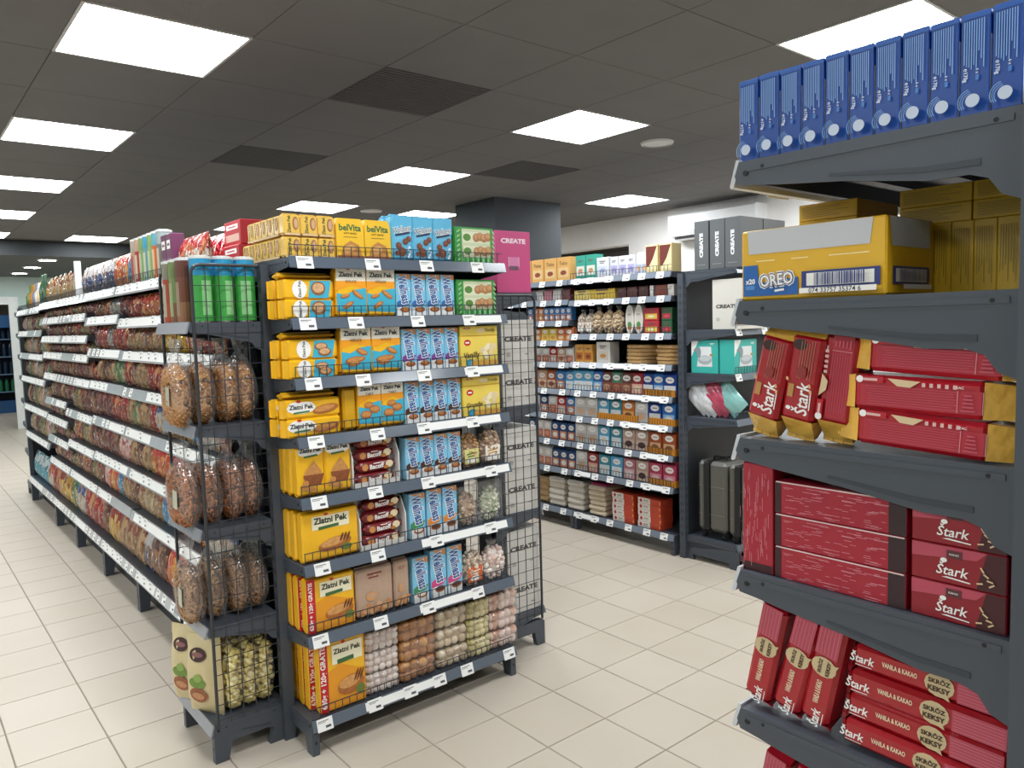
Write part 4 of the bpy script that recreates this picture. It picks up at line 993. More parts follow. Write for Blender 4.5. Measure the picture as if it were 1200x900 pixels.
for k in range(3): put(RH, (FX, .522, T_END[3]+.0005+k*.049), -PI/2, nw(3), 'bottom', key=k); put(RL_, (FX, .366, T_END[3]+.0005+k*.049), -PI/2, nw(3), 'bottom', key=k)
def d_flow(standing):
    L, w, d = (.185, .043, .05) if standing else (.228, .036, .06)
    def f(a):
        a.at('Štark', -L*.38, -w*.0, L*.15, WHITE, 0, shear=.2, h=w*.42, bold=.02); a.ar(-L*.37, -w*.3, L*.1, .001, WHITE)
        a.at('VANILA & KAKAO', -L*.16, w*.04, L*.2, ink('#ead9b8'), 0, h=w*.2, bold=.03)
        a.ae(L*.06, 0, L*.08, w*.44, ink('#cdb78e')); a.apoly([(L*.1, -w*.2), (L*.12, -w*.49), (L*.05, -w*.36)], ink('#cdb78e')); a.at('SKRÖZ', L*.06, w*.14, L*.12, ink('#3a2614'), bold=.04); a.at('KEKSY', L*.06, -w*.16, L*.12, ink('#3a2614'), bold=.04)
        a.ar(L*.29, 0, L*.27, w*.78, ink('#b8475a'))
        for k in range(6): a.ar(L*.29, -w*.3+k*w*.12, L*.25, .0006, ink('#cf8490'))
    return Design('biscuit_pack', 'biscuit pack', ('leaning' if standing else 'flat-lying')+' red pack with beige badge', roll_body(L, w, d, RED, RED2, .014), [('printed_front', art(f))])
FL1, FL2 = d_flow(True), d_flow(False)
for y, t in ((.636, .21), (.584, .25), (.542, .2)): put(FL1, (LOGX, y, T_END[4]+.095), -PI/2, nw(4), tilt=-PI/2+t)
for i in range(4): put(FL2, (LOGX+.004*(i % 2), .412-.004*i, T_END[4]+.022+i*.037), -PI/2, nw(4), 'bottom', key=i, tilt=.03)
for y, t in ((.63, .2), (.578, .22), (.53, .2)): put(FL1, (LOGX, y, T_END[5]+.095), -PI/2, nw(5), tilt=-PI/2+t)

# ---------------------------------------------------------------- pasta and crisp rack
def d_tube(look, body, top, pale, low=None):
    r, h, n = .0365, .225, 20; m = MB(); mb, mt = ink(body), ink(top)
    m.cyl((0, 0, .004), (0, 0, h*.62 if not low else h*.34), r, r, n, ink(low) if low else mb, False)
    if low: m.cyl((0, 0, h*.34), (0, 0, h*.62), r, r, n, mb, False)
    m.cyl((0, 0, h*.62), (0, 0, h*.74), r, r, n, mb, False); m.cyl((0, 0, h*.74), (0, 0, h), r, r, n, mt, False); m.cyl((0, 0, 0), (0, 0, .006), r+.001, r+.001, n, M('#b9bcc0', .25, 1))
    pan = MB(); vs = []
    for z in (h*.12, h*.66):
        for k in range(6): t = -PI/2-.5+k*.2; vs.append(((r+.0006)*math.cos(t), (r+.0006)*math.sin(t), z))
    pan.add(vs, [(k, k+1, k+7, k+6) for k in range(5)], ink(pale))
    lid = MB().cyl((0, 0, h), (0, 0, h+.009), r+.0015, r+.0015, n, M('#e8e8e6', .4)); lid.cyl((0, 0, h+.009), (0, 0, h+.012), r*.8, r*.78, n, M('#dededc', .4))
    return Design('crisp_tube', 'crisp tube', look, m.mesh('tube_body'), [('lid', lid.mesh('lid')), ('printed_panel', pan.mesh('printed_panel'))])
TG = d_tube('green crisp tube with blue top', '#3fa145', '#2f9fd0', '#8fcf8e')
TO = d_tube('orange crisp tube with grey top', '#b5482a', '#8e8a78', '#b9b09a', '#c2512c'); TV = d_tube('olive crisp tube', '#7f9a5a', '#7a8f4c', '#a3b07e', '#8a5a40'); TB = d_tube('brown crisp tube', '#7a4632', '#6a3a2c', '#a08a70', '#9c6a4a')
PW = 'in mesh rack beside cookie display'
for x, y in ((.895, 2.80), (.973, 2.802), (1.051, 2.80), (.973, 2.882), (1.051, 2.885)): put(TG, (x, y, T_RL[0]+.0005), rnd.uniform(-.6, .4), PW)
for d_, y in ((TB, 2.90), (TV, 2.98), (TO, 3.062)): put(d_, (.876, y, T_RL[0]+.0005), -PI/2, PW)
def d_pasta(k, cols, size):
    w, h, d = .225, .31, .082
    fill = filling(w*.96, h*.70, d*.95, 420, [M(c, .5, 0, .2) for c in cols], M('#7d5430', .7), 'tube', size, 40+k, 'pasta', 3.0)
    parts = [('pasta', fill, 'stuff')]
    return Design('pasta_bag', 'pasta bag', ['clear bag of penne pasta', 'clear bag of brown twisted pasta', 'clear bag of tan fusilli pasta'][k], bag_shell(w*1.02, h, d*1.08, k+2, film=clear_film('pasta_film', .09)), parts)
PA = [d_pasta(0, ('#b98552', '#a87444', '#c49562'), .021), d_pasta(1, ('#a9693e', '#b97a4c', '#95582f'), .015), d_pasta(2, ('#a87c4e', '#b98d5e', '#8f663c'), .013)]
lab = MB(); lab.cbox(-.022, .022, -.001, .001, -.033, .033, .0008, ink('#b9bba8')); lab.ar(0, .022, .034, .008, ink('#4a4a40')); lab_me = lab.mesh('sticker')
for s in range(3):
    for i, x in enumerate((.772, .855, .935, 1.005)):
        o = put(PA[s], (x, 2.885+.012*(i % 2), T_RL[s+1]+.001), -PI/2+rnd.uniform(-.06, .06), PW)
        if i < 2: obj('sticker', lab_me, o, (-.01 if i else .045, -.001, .11), (0, .08, 0))
def d_cream():
    w, h = .165, .3
    def f(a):
        a.ae(-w*.02, h*.78, w*.24, h*.085, ink('#3e1f20')); a.ae(-w*.02, h*.78, w*.16, h*.03, ink('#8a5a5a')); a.ae(0, h*.44, w*.24, h*.07, food('#6c8a3c')); a.ae(w*.02, h*.5, w*.12, h*.05, ink('#88a450'))
        a.ae(0, h*.28, w*.25, h*.1, food('#9a5a3c')); a.ae(0, h*.27, w*.17, h*.05, food('#c08a60'))
    def surf(x, z, d=.085, seal=.04):
        u, v = min(1, abs(x)/(w/2*.95)), z/h; k = max(0., min(1., (v-seal)/(1-2*seal)))
        return d/2-d/2*max(0, 1-u**3)**.6*max(0., math.sin(PI*(k**.85)))**.55-.004
    a = MB(); f(a); a.v = [(x, y+surf(x, z), z) for x, y, z in a.v]
    return Design('snack_bag', 'snack bag', 'cream printed bag with dark oval logo', pillow(w, h, .085, M('#d3c294', .35, 0, .15, .3, 25), 3, seal=.04), [('printed_front', a.mesh('printed_front'))])
CRB = d_cream()
put(CRB, (.80, 3.01, T_RL[4]+.001), -PI/2+.45, PW); put(CRB, (.818, 2.865, T_RL[4]+.001), -PI/2+.5, PW)
def d_puff():
    w, h, d = .2, .29, .065
    fill = filling(w, h*.97, d, 260, [ink(c) for c in ('#e3d38f', '#ecdfa6', '#d9c67a')], ink('#bda65c'), 'blob', .0155, 77, 'corn_puffs', 3.4)
    return Design('puff_bag', 'snack bag', 'clear bag of pale corn puffs', bag_shell(w*1.04, h*1.04, d*1.1, 8, film=clear_film('pasta_film', .09), neck=.97), [('corn_puffs', fill, 'stuff')])
PF = d_puff()
for x in (.905, .965, 1.022): put(PF, (x, 2.885, T_RL[4]+.001), -PI/2, PW)

# ---------------------------------------------------------------- cartons in the other mesh rack
MW = 'in mesh rack facing baking shelves'
def d_create(w, h, d, base, txt, look, vertical=False, tw=.6, cz=.62, pic=None):
    def f(a):
        if vertical: a.at('CREATE', 0, h*.5, h*.5, ink(txt), PI/2, h=w*.25, bold=.06); a.ar(0, h*.1, w*.6, h*.012, ink('#8f9496'))
        else:
            a.at('CREATE', 0, h*cz, w*tw, ink(txt), 0, h=w*tw*.155, bold=.05); 
            if not pic: a.ar(-w*.3, h*.2, w*.12, w*.1, ink('#b5b2ac')); a.ar(w*.26, h*.2, w*.12, h*.03, ink('#9a968f'))
        if pic:
            a.apoly([(-w*.16, h*.58), (w*.16, h*.58), (w*.13, h*.42), (-w*.13, h*.42)], ink('#d87fae')); a.ar(0, h*.4, w*.26, h*.07, ink('#6d4a60')); a.ar(-w*.15, h*.5, w*.02, h*.16, ink('#e9b6cf')); a.ar(w*.15, h*.5, w*.02, h*.16, ink('#e9b6cf'))
    return Design('appliance_carton', 'carton', look, carton(w, h, d, ink(base), .0015), [('printed_front', art(f))])
PINK = d_create(.205, .282, .2, '#c9467f', '#f6dbe7', 'tall pink carton', False, .72, .84, True)
WCR = d_create(.198, .2, .22, '#d9d6d0', '#4c4a48', 'white cube carton', False, .82, .56)
put(PINK, (2.285, 2.73, T_RR[0]+.001), 0, MW)
for t, n in ((T_RR[1], 2), (T_RR[2], 2), (T_RR[3], 2)):
    for k in range(n): put(WCR, (2.297, 2.73, t+.001+k*.2015), 0, MW, 'top', key=-(t+k*.2))

# ---------------------------------------------------------------- suitcase and appliance display
def aw(k): return 'on %s shelf of suitcase display' % (['top', 'second', 'third', 'fourth', 'bottom'][k])
GC = d_create(.106, .3, .24, '#5f6264', '#eceeee', 'upright grey carton', True)
for y in (2.938, 2.822, 2.712): put(GC, (3.985, y, T_APP[0]+.001), -PI/2, aw(0))
put(GC, (4.235, 2.712, T_APP[0]+.001), -PI/2, aw(0), look='rearmost grey carton')
pb = Design('gift_box', 'box', 'small pink red box', carton(.12, .2, .1, ink('#c9697a')), [('printed_front', art(lambda a: a.ar(0, .1, .07, .02, WHITE)))])
put(pb, (4.62, 2.74, T_APP[0]+.001), 0, aw(0))
WC2 = d_create(.205, .305, .24, '#d6d3ca', '#4c4a48', 'large cream carton', False, .74, .46)
put(WC2, (3.99, 2.76, T_APP[1]+.001), -PI/2, aw(1))
def d_teal(w, h, d, full):
    def f(a):
        a.apoly([(-w*.49, h*.5), (-w*.2, h*.99), (-w*.49, h*.99)], WHITE); a.apoly([(-w*.28, h*.2), (w*.3, h*.2), (w*.26, h*.8), (-w*.18, h*.8)], ink('#dfe4e4'))
        a.ae(w*.02, h*.4, w*.26, h*.14, ink('#a9b0b4')); a.ae(w*.02, h*.44, w*.2, h*.08, ink('#c6cccf')); a.ae(-w*.2, h*.62, w*.08, h*.16, ink('#8d959a')); a.ae(-w*.3, h*.7, w*.1, h*.05, ink('#8d959a')); a.ae(w*.26, h*.55, w*.06, h*.04, ink('#b98a5a')); a.bars(w*.3, h*.88, w*.16, WHITE)
    def g(a):
        a.ar(-d*.15, h*.72, d*.3, h*.22, WHITE, .1); a.ar(d*.25, h*.78, d*.26, h*.2, WHITE, -.15); a.ar(d*.25, h*.79, d*.14, h*.1, ink('#8b8f90'), -.15)
    return Design('appliance_carton', 'carton', 'teal carton showing a grey appliance', carton(w, h, d, ink('#3fb3a8'), .0015), [('printed_front', art(f)), ('printed_end', side_art(g, w, d))])
TE = d_teal(.2, .21, .12, True)
put(TE, (3.99, 2.925, T_APP[2]+.001), -PI/2, aw(2)); put(d_teal(.24, .21, .105, True), (4.115, 2.71, T_APP[2]+.001), 0, aw(2), look='front teal carton turned to the aisle')
for k, (c, y, t, lk) in enumerate((('#d9dadc', 2.975, .72, 'white folded plastic pouch'), ('#d2d4d6', 2.94, .8, 'white folded plastic pouch'), ('#dfe0e2', 2.90, .86, 'white folded plastic pouch'), ('#c2536a', 2.855, .66, 'pink folded plastic pouch'), ('#b84a62', 2.815, .74, 'pink folded plastic pouch'), ('#8fc7c2', 2.745, .62, 'teal clear plastic pouch'))):
    put(Design('textile_pouch', 'pouch', lk, pillow(.14, .21, .06, M(c, .2, 0, .1, .5, 30, .4), k, seal=.05, amp=.007)), (4.0, y-.06, T_APP[3]+.052), -PI/2, aw(3), tilt=-t-.15)
def d_case2():
    w, d, h = .215, .34, .5; G = M('#5d5c55', .38, 0, .06); Z = M('#191a1a', .6)
    def shell(x0, x1):
        m = MB(); m.cbox(x0, x1, 0, d, .05, h, .022, G)
        for k in range(5): m.cbox(x0-.0025 if x0 < 0 else x0+.01, x1+.0025 if x1 > 0 else x1-.01, .05+k*.055, .05+k*.055+.03, .09, h-.045, .002, G)
        for z in (.16, .34): m.box(x0+.01, x1-.01, -.0015, .0, z, z+.002, M('#8b8a82', .4))
        return m.mesh('shell')
    z = MB().cbox(-.060, -.020, .004, d-.004, .056, h-.006, .004, Z).mesh('zip_band')
    hd = MB().tube([(-.05, d*.3, h-.004), (-.045, d*.3, h+.018), (.045, d*.3, h+.018), (.05, d*.3, h-.004)], .007, 8, Z).mesh('carry_handle')
    wh = MB().cyl((-.01, 0, .022), (.01, 0, .022), .022, .022, 14, Z).box(-.014, .014, -.012, .012, .03, .056, Z).mesh('wheel')
    parts = [('front_shell', shell(-w/2, -.058)), ('back_shell', shell(-.022, w/2)), ('carry_handle', hd)]
    dsg = Design('suitcase', 'suitcase', 'dark olive hard shell suitcase', z, parts); return dsg, wh
SC, WHL = d_case2()
for y in (2.884, 2.655):
    o = put(SC, (3.995, y, T_APP[4]+.001), -PI/2, aw(4))
    for x in (-.075, .075):
        for yy in (.04, .3): obj('wheel', WHL, o, (x, yy, 0))

# ---------------------------------------------------------------- snack gondola goods (fronts face -x)
PAL = {'orange': ('#b5562a', '#c9382a', '#d99a4c'), 'red': ('#8e2a26', '#a81f24', '#c98a5a'), 'dark red': ('#5f2325', '#7a2a2c', '#8f5a4c'), 'brown': ('#6a3f2a', '#54281e', '#9a6c46'),
       'tan': ('#94714a', '#8a4a34', '#b9956a'), 'yellow': ('#c9a22a', '#b88a1c', '#8a5a20'), 'blue': ('#4a86ac', '#3f6fa0', '#c9b48c'), 'green': ('#5f7a4c', '#3f6a44', '#b0a878'), 'grey': ('#8f8a82', '#5f6a72', '#b5a28a'),
       'white red': ('#c9b9a8', '#a82a2c', '#b5643c'), 'white blue': ('#b9b4ac', '#3f5a94', '#b58a5c'), 'teal': ('#3f98ac', '#c9d4d6', '#2f7f98'), 'navy': ('#3a4468', '#b9b4b4', '#8a6a54'), 'gold': ('#b98a3c', '#8f2f28', '#d9b45c'), 'beige': ('#a8906f', '#8f7050', '#c2ab86'), 'pink': ('#c99a92', '#d9c4be', '#a8504c'), 'black': ('#4a3a34', '#2a2624', '#b57a2c'), 'olive': ('#6f6a44', '#5a5a3c', '#9a8f60'), 'maroon': ('#6b2a30', '#5a1f28', '#a06a5c')}
BAGC = {}
def bagd(col, w, h, d=.06, seed=0):
    k = (col, round(w, 3), round(h, 3), seed % 3)
    if k not in BAGC:
        a, b_, c = PAL[col]
        BAGC[k] = Design('snack_bag', 'snack bag', col+' snack bag', pillow(w, h, d, printed_film(a, b_, c, (seed % 3)+len(col), 11, .6), seed % 5+len(col), amp=.004))
    return BAGC[k]
RN = ['top', 'second', 'third', 'fourth', 'fifth', 'sixth', 'seventh', 'eighth', 'ninth', 'tenth']
# colours along each row, near to far, for bays 1 and 2 (then 3, 4 and the far bay)
ROWS = {1: 'grey green blue yellow yellow orange orange red dark_red dark_red grey red brown dark_red', 2: 'orange red orange yellow yellow tan brown tan tan red red grey red dark_red', 3: 'blue yellow yellow yellow brown red red tan brown red green tan brown tan',
        4: 'red white_blue blue tan tan white_blue red tan green tan red red dark_red dark_red', 5: 'white_red orange red tan white_red orange orange tan brown tan pink brown dark_red brown', 6: 'white_blue white_blue orange white_red orange blue tan beige tan brown tan blue orange pink'}
BOT = 'pink black brown orange brown navy tan tan gold brown red red white_blue green yellow gold red white_red teal teal teal'
FARP = {3: 'dark_red brown maroon brown dark_red tan olive brown red tan', 4: 'maroon dark_red brown brown tan maroon dark_red olive brown', 5: 'beige grey pink beige tan olive green dark_red maroon beige'}
def gput(d, y, z, row_, lean=.06, dx=0):
    put(d, (1.052+dx, y, z+.005), -PI/2+rnd.uniform(-.12, .12), 'in %s row of snack gondola' % row_, 'near end', key=y, lean=-lean)
for bi, (y0, y1, tops) in enumerate(BAYS):
    n = len(tops)
    for li in range(1, n):
        z = tops[li]; gap = tops[li-1]-z
        bottom = li == n-1
        h = min(.27 if bottom else .2, gap-.046); wd = (.125 if bottom else .105) if bi < 3 else (.125 if bottom else .1)
        if bottom: h = min(.25, gap-.06); seq = BOT.split()
        elif bi < 3: seq = ROWS[min(li, 6)].split()
        else: seq = FARP[min(bi, 5)].split()
        cnt = max(1, int((y1-y0-.02)/wd)); ww = (y1-y0-.02)/cnt
        if bi == 0 and not bottom: cnt_off = 0
        for i in range(cnt):
            y = y0+.01+ww*(i+.5)
            if bottom: c = seq[min(len(seq)-1, int((y-3.1)/5.4*len(seq)))]
            elif bi < 3: c = seq[int((y-3.1)/2.36*len(seq)) % len(seq)]
            else: c = seq[(i+li*2) % len(seq)]
            hh = h*rnd.uniform(.9, 1.0)
            gput(bagd(c.replace('_', ' '), round(ww*1.06, 3), round(hh/.02)*.02 if hh > .1 else round(hh, 2), .075 if bottom else .055, i), y, z, 'bottom' if bottom else RN[li])
# top row
TZ = 1.82
def tput(d, y, x=1.06, lean=.0, rz=-PI/2): put(d, (x, y, TZ+.001), rz, 'in top row of snack gondola', 'near end', key=y, lean=-lean)
def plainbox(look, w, h, d, c, c2, txt=None, name='snack_box'):
    def f(a): a.ar(0, h*.5, w*.97, h*.95, ink(c)); a.ar(0, h*.3, w*.8, h*.3, ink(c2)); a.ar(0, h*.75, w*.7, h*.2, WHITE); a.ar(0, h*.75, w*.45, h*.05, ink(c))
    return Design(name, 'box', look, carton(w, h, d, ink(c)), [('printed_front', art(f))])
RC = plainbox('bright red carton', .19, .1, .2, '#b5202a', '#d9b0a0'); 
tput(RC, 3.22, 1.16); put(RC, (1.17, 3.22, TZ+.102), -PI/2, 'in top row of snack gondola', 'near end', key=3.225)
BAGT = {}
for i in range(4): tput(bagd('white red', .1, .17, .06, i), 3.37+.085*i, 1.07, .05)
for i in range(3): tput(Design('snack_bag', 'snack bag', 'bright red snack bag', pillow(.11, .175, .06, printed_film('#c01f2c', '#b5182a', '#e6d8cc', i, 10, .7), i)), 3.36+.1*i, 1.17, .03)
PB = plainbox('purple box', .075, .2, .06, '#6a3556', '#8a5a78')
for y in (3.735, 3.815): tput(PB, y)
tubes = [d_tube('grey crisp tube with white lid', '#6a6a60', '#8e9a9a', '#b9b09a'), d_tube('orange crisp tube with teal top', '#c9602c', '#5aa0b0', '#d9b48c'), d_tube('green crisp tube with white lid', '#8aa86a', '#7fa05a', '#b9c49a'), d_tube('teal crisp tube with dark print', '#6a9a9a', '#3f9ac0', '#c9c9b0'), d_tube('red crisp tube with white lid', '#b52a28', '#c9a08c', '#d9c4b0'), d_tube('beige crisp tube with red print', '#c9a48a', '#b9b09c', '#b5503c')]
for i, k in enumerate((0, 1, 2, 3, 2, 4, 5)): tput(tubes[k], 3.905+.08*i, 1.09)
for i, (c, n) in enumerate((('blue', 1), ('orange', 3), ('navy', 9))):
    for q in range(n):
        yy = {0: 4.5, 1: 4.62, 2: 4.93}[i]+q*.098
        tput(bagd(c, .1, .19 if c != 'blue' else .21, .06, q), yy, 1.06, .08)
dv = MB().cbox(-.015, .015, 0, .04, 0, .24, .003, M('#d8d8d6', .5)); tput(Design('shelf_divider', 'divider', 'white upright divider post', dv.mesh('shelf_divider')), 5.86, 1.05)
for q in range(13): tput(bagd('beige' if q % 3 else 'gold', .095, .2 if q % 2 else .18, .05, q), 5.95+q*.095, 1.06, .05)
def d_bottle(look, c, h=.24, r=.034):
    m = MB(); prof = [(0, r*.95), (.006, r), (h*.6, r), (h*.74, r*.45), (h*.93, r*.38), (h, r*.4)]; n = 12; vs = []
    for z, rr in prof:
        for k in range(n): vs.append((rr*math.cos(2*PI*k/n), r+rr*math.sin(2*PI*k/n), z))
    m.add(vs, [(j*n+k, j*n+(k+1) % n, (j+1)*n+(k+1) % n, (j+1)*n+k) for j in range(len(prof)-1) for k in range(n)]+[tuple(range((len(prof)-1)*n, len(prof)*n))], M(c, .15, 0, .1))
    return Design('sauce_bottle', 'bottle', look, m.mesh('bottle', True))
for q, (c, lk) in enumerate((('#2f4a34', 'dark green bottle'), ('#34523a', 'dark green bottle'), ('#c9b48c', 'cream jar bottle'), ('#c9c4bc', 'white jar bottle'), ('#6a7a94', 'blue jar bottle'), ('#b97a2c', 'amber bottle'), ('#8f7a3c', 'amber bottle'), ('#5a7a3c', 'green jar bottle'))):
    d_ = d_bottle(lk, c, .22 if q > 1 else .27, .045 if q > 1 else .034); put(d_, (1.06, 7.3+q*.125, 1.801), -PI/2, 'in top row of snack gondola', 'near end', key=7.3+q*.125)

# ---------------------------------------------------------------- baking shelves (fronts face -x)
FMX = MX-MD+.022
def bw(k, far=False): return 'on %s shelf %s' % (RN[k], 'of farther baking bay' if far else 'of baking shelves')
def d_pouch(look, c, c2, pic, w=.11, h=.165, d=.06, oval='#eeeae4'):
    def f(a):
        a.ar(0, h*.24, w*.84, h*.4, ink(c2)); a.ae(0, h*.66, w*.32, h*.13, ink(oval)); a.ar(0, h*.66, w*.36, h*.03, ink(c)); a.ae(0, h*.25, w*.3, h*.13, food(pic))
    m = MB(); m.prism([(0, .004), (d, .004), (d*.92, h*.86), (d*.56, h*.97), (d*.56, h), (d*.44, h), (d*.44, h*.97), (d*.08, h*.86)], 'x', -w/2, w/2, wrap(c))
    a = MB(); f(a); a.v = [(x, y+.006+max(0, (z-h*.0)/h)*d*.085-.006, z) for x, y, z in a.v]
    return Design('baking_pouch', 'pouch', look, m.mesh('pouch'), [('printed_front', a.mesh('printed_front'))])
P = {'blue': d_pouch('blue baking pouch', '#2f6ab0', '#8fb8dc', '#e6e2da'), 'lblue': d_pouch('light blue baking pouch', '#5aa6cc', '#dfe9ee', '#e9e4d6'), 'white': d_pouch('white baking pouch', '#d3d0cc', '#b9b4ae', '#c9a07c'), 'brown': d_pouch('brown baking pouch', '#6a3c34', '#8a5444', '#b98a6a'), 'navy': d_pouch('navy baking pouch', '#27458c', '#d9dde4', '#e9dfcc'), 'rust': d_pouch('rust brown baking pouch', '#a8542c', '#d9b08a', '#8a5a34'),
     'red': d_pouch('red baking pouch', '#9a2a30', '#d9a898', '#e2c4a4'), 'teal': d_pouch('teal baking pouch', '#3f8a9a', '#cfe0e2', '#e9e6da'), 'green': d_pouch('green topped baking pouch', '#4f8a6c', '#8a4a3c', '#a86a4c'), 'pink': d_pouch('pink baking pouch', '#b5707c', '#d9b4b8', '#e9d4d0'), 'orange': d_pouch('orange baking pouch', '#c9762c', '#e0b070', '#8a4a28'), 'beige': d_pouch('beige baking pouch', '#b99a8c', '#c9b4a4', '#4a2a28'), 'magenta': d_pouch('raspberry pink baking pouch', '#b03f5a', '#d98a9c', '#e9c4c8')}
def brow(k, y_left, y_right, seq, far=False, dz=0, scale=None):
    s = seq.split(); T = (T_MF if far else T_MN)[k]; n = len(s)
    for i, c in enumerate(s):
        y = y_left+(y_right-y_left)*(i+.5)/n
        put(P[c], (FMX, y, T+dz+.001), -PI/2+rnd.uniform(-.05, .05), bw(k, far), 'left', key=-y)
def bbox(look, w, h, d, c, c2, txt, c3='#8a5a34', name='baking_box', cat='box'):
    def f(a):
        a.ar(0, h*.35, w*.8, h*.4, ink(c2)); (a.at(txt, 0, h*.74, w*.62, ink('#5a4030'), 0, shear=.2) if txt == 'Tolce' else a.bars(0, h*.76, w*.5, ink('#6a5448'))); a.ae(0, h*.34, w*.24, h*.1, food(c3)); a.ae(-w*.1, h*.3, w*.1, h*.06, food(c3))
    return Design(name, cat, look, carton(w, h, d, ink(c)), [('printed_front', art(f))])
def bput(d, y, k, far=False, dz=0, key=None, rz=0): put(d, (FMX, y, (T_MF if far else T_MN)[k]+dz+.001), -PI/2+rz, bw(k, far), 'left', key=-y if key is None else key)
# near bay (y 3.14 .. 4.09, left is far)
TB1 = bbox('teal cream carton', .1, .17, .08, '#2f9a86', '#d9d4c8', 'Bio', '#b98a6a'); WB1 = bbox('white grey carton', .115, .14, .08, '#d2d5da', '#c2c8d4', 'Oat', '#8f98b8'); LV = bbox('lilac white carton', .075, .135, .08, '#cfd0dc', '#a8a4c8', 'Oat', '#8a84b8')
bput(TB1, 3.99, 0); bput(TB1, 3.885, 0)
for y in (3.80, 3.72): bput(WB1, y-.03, 0, rz=.0) if y == 3.80 else bput(LV, 3.66, 0)
for y in (3.58, 3.505): bput(LV, y, 0)
for i in range(3): put(d_pouch('slim white baking pouch', '#d3d0cc', '#8fa6c8', '#c9a07c', w=.045, h=.15), (FMX+.01, 3.445-.05*i, T_MN[0]+.001), -PI/2+.1, bw(0), 'left', key=-3.445+.05*i)
def d_ramp(look, w, h, c, c2):
    def f(a): a.ar(0, h*.6, w*.9, h*.74, ink('#6a2c22')); a.apoly([(-w*.45, h*.05), (w*.45, h*.05), (w*.45, h*.95), (w*.1, h*.5)], ink(c2)); a.ar(0, h*.97, w, h*.05, ink(c2))
    return Design('baking_box', 'box', look, carton(w, h, .1, ink(c)), [('printed_front', art(f))])
RA = d_ramp('cream brown display box', .105, .185, '#d9c48a', '#e6d9a8')
for y in (3.325, 3.21): bput(RA, y, 0)
CBX = bbox('brown cardboard box', .1, .14, .12, '#8a7450', '#8a7450', 'Baking', '#6a5a3c')
def d_bar(look, w, c): return bbox(look, w, .075, .1, c, c, 'Mix', c, 'baking_bar')
for y, w_, c, lk in ((3.98, .16, '#d9c26a', 'pale yellow long pack'), (3.78, .24, '#cfae3c', 'golden long pack'), (3.595, .08, '#4a2620', 'dark chocolate pack'), (3.5, .09, '#54302a', 'dark chocolate pack'), (3.4, .08, '#4a2620', 'dark chocolate pack'), (3.33, .03, '#d2d0cc', 'white narrow pack'), (3.25, .1, '#7a3a2a', 'reddish brown pack'), (3.17, .05, '#c9c4bc', 'pale small pack')): bput(d_bar(lk, w_, c), y, 1)
cb = d_clearbag('clear bag of walnuts with purple header', .098, .2, .07, ['#c9b08c', '#d9c4a4', '#b5946c'], .014, 110, None, 61); cb2 = d_clearbag('clear bag of pale almonds', .085, .18, .07, ['#d3c4b4', '#dfd4c4', '#b9a48c'], .012, 120, ('Nut', '#e4dcd0', '#8a3a44'), 62)
for y, dd in ((4.0, cb2), (3.92, cb2), (3.84, cb), (3.74, cb), (3.65, cb)): bput(dd, y, 2)
def d_oval():
    w, h = .075, .2; m = MB(); pts = [(w/2*math.cos(t), h/2+h/2*math.sin(t)) for t in [2*PI*k/20 for k in range(20)]]; m.prism(pts, 'y', 0, .05, ink('#e2ddd2'))
    a = MB(); a.ae(0, h*.5, w*.38, h*.44, ink('#d2cdc4')); a.ae(0, h*.3, w*.25, h*.12, ink('#4f8a4c')); a.ae(0, h*.2, w*.25, h*.06, food('#a8643c')); a.bars(0, h*.66, w*.4, ink('#7a2c2c'))
    return Design('spice_pack', 'pack', 'white oval hanging pack', m.mesh('oval_pack'), [('printed_front', a.mesh('printed_front'))])
OV = d_oval()
for y in (3.525, 3.445): bput(OV, y, 2)
RB = bbox('red yellow sugar box', .125, .085, .08, '#b52c38', '#e0bc4c', 'Sugar', '#f0e0a8'); GB = bbox('dark green berry box', .085, .085, .08, '#2c5a3a', '#a83a44', 'Fruit', '#c94a54')
for k in (0, 1): bput(RB, 3.335, 2, dz=k*.0865, key=-3.335+k*.001); bput(GB, 3.205, 2, dz=k*.0865, key=-3.205+k*.001)
OB = bbox('orange brown cereal box', .085, .13, .07, '#d29a4a', '#b5662c', 'Mix', '#7a3c20'); WP = bbox('white nut carton with picture', .13, .15, .1, '#d8d4cc', '#c9c0b0', 'Nuts', '#b9864c')
for y in (4.02, 3.93): bput(OB, y, 3)
bput(WP, 3.78, 3)
disc = MB(); n_ = 26; WM = M('#c39c66', .6, 0, .3, .2, 60, 0, 40)
for z0, z1, r0, r1 in ((0, .004, .117, .125), (.004, .020, .125, .125), (.020, .0245, .125, .117)): disc.cyl((0, .125, z0), (0, .125, z1), r0, r1, n_, WM)
WF = Design('round_wafer_pack', 'wafer pack', 'round tan wafer pack', disc.mesh('round_wafer_pack'))
for y, n_st in ((3.50, 5), (3.235, 5)):
    for k in range(n_st): put(WF, (FMX, y+rnd.uniform(-.006, .006), T_MN[3]+.001+k*.0262), -PI/2, 'on fourth baking shelf, '+('left pile' if y > 3.4 else 'right pile'), 'bottom', key=k)
brow(4, 4.08, 3.14, 'lblue lblue blue brown green brown red navy blue navy')
brow(5, 4.08, 3.14, 'white white lblue teal orange white navy blue')
brow(6, 4.08, 3.14, 'white white lblue teal beige beige rust rust')
brow(7, 4.08, 3.14, 'white red teal lblue pink beige magenta magenta')
TRO = ink('#c9862c')
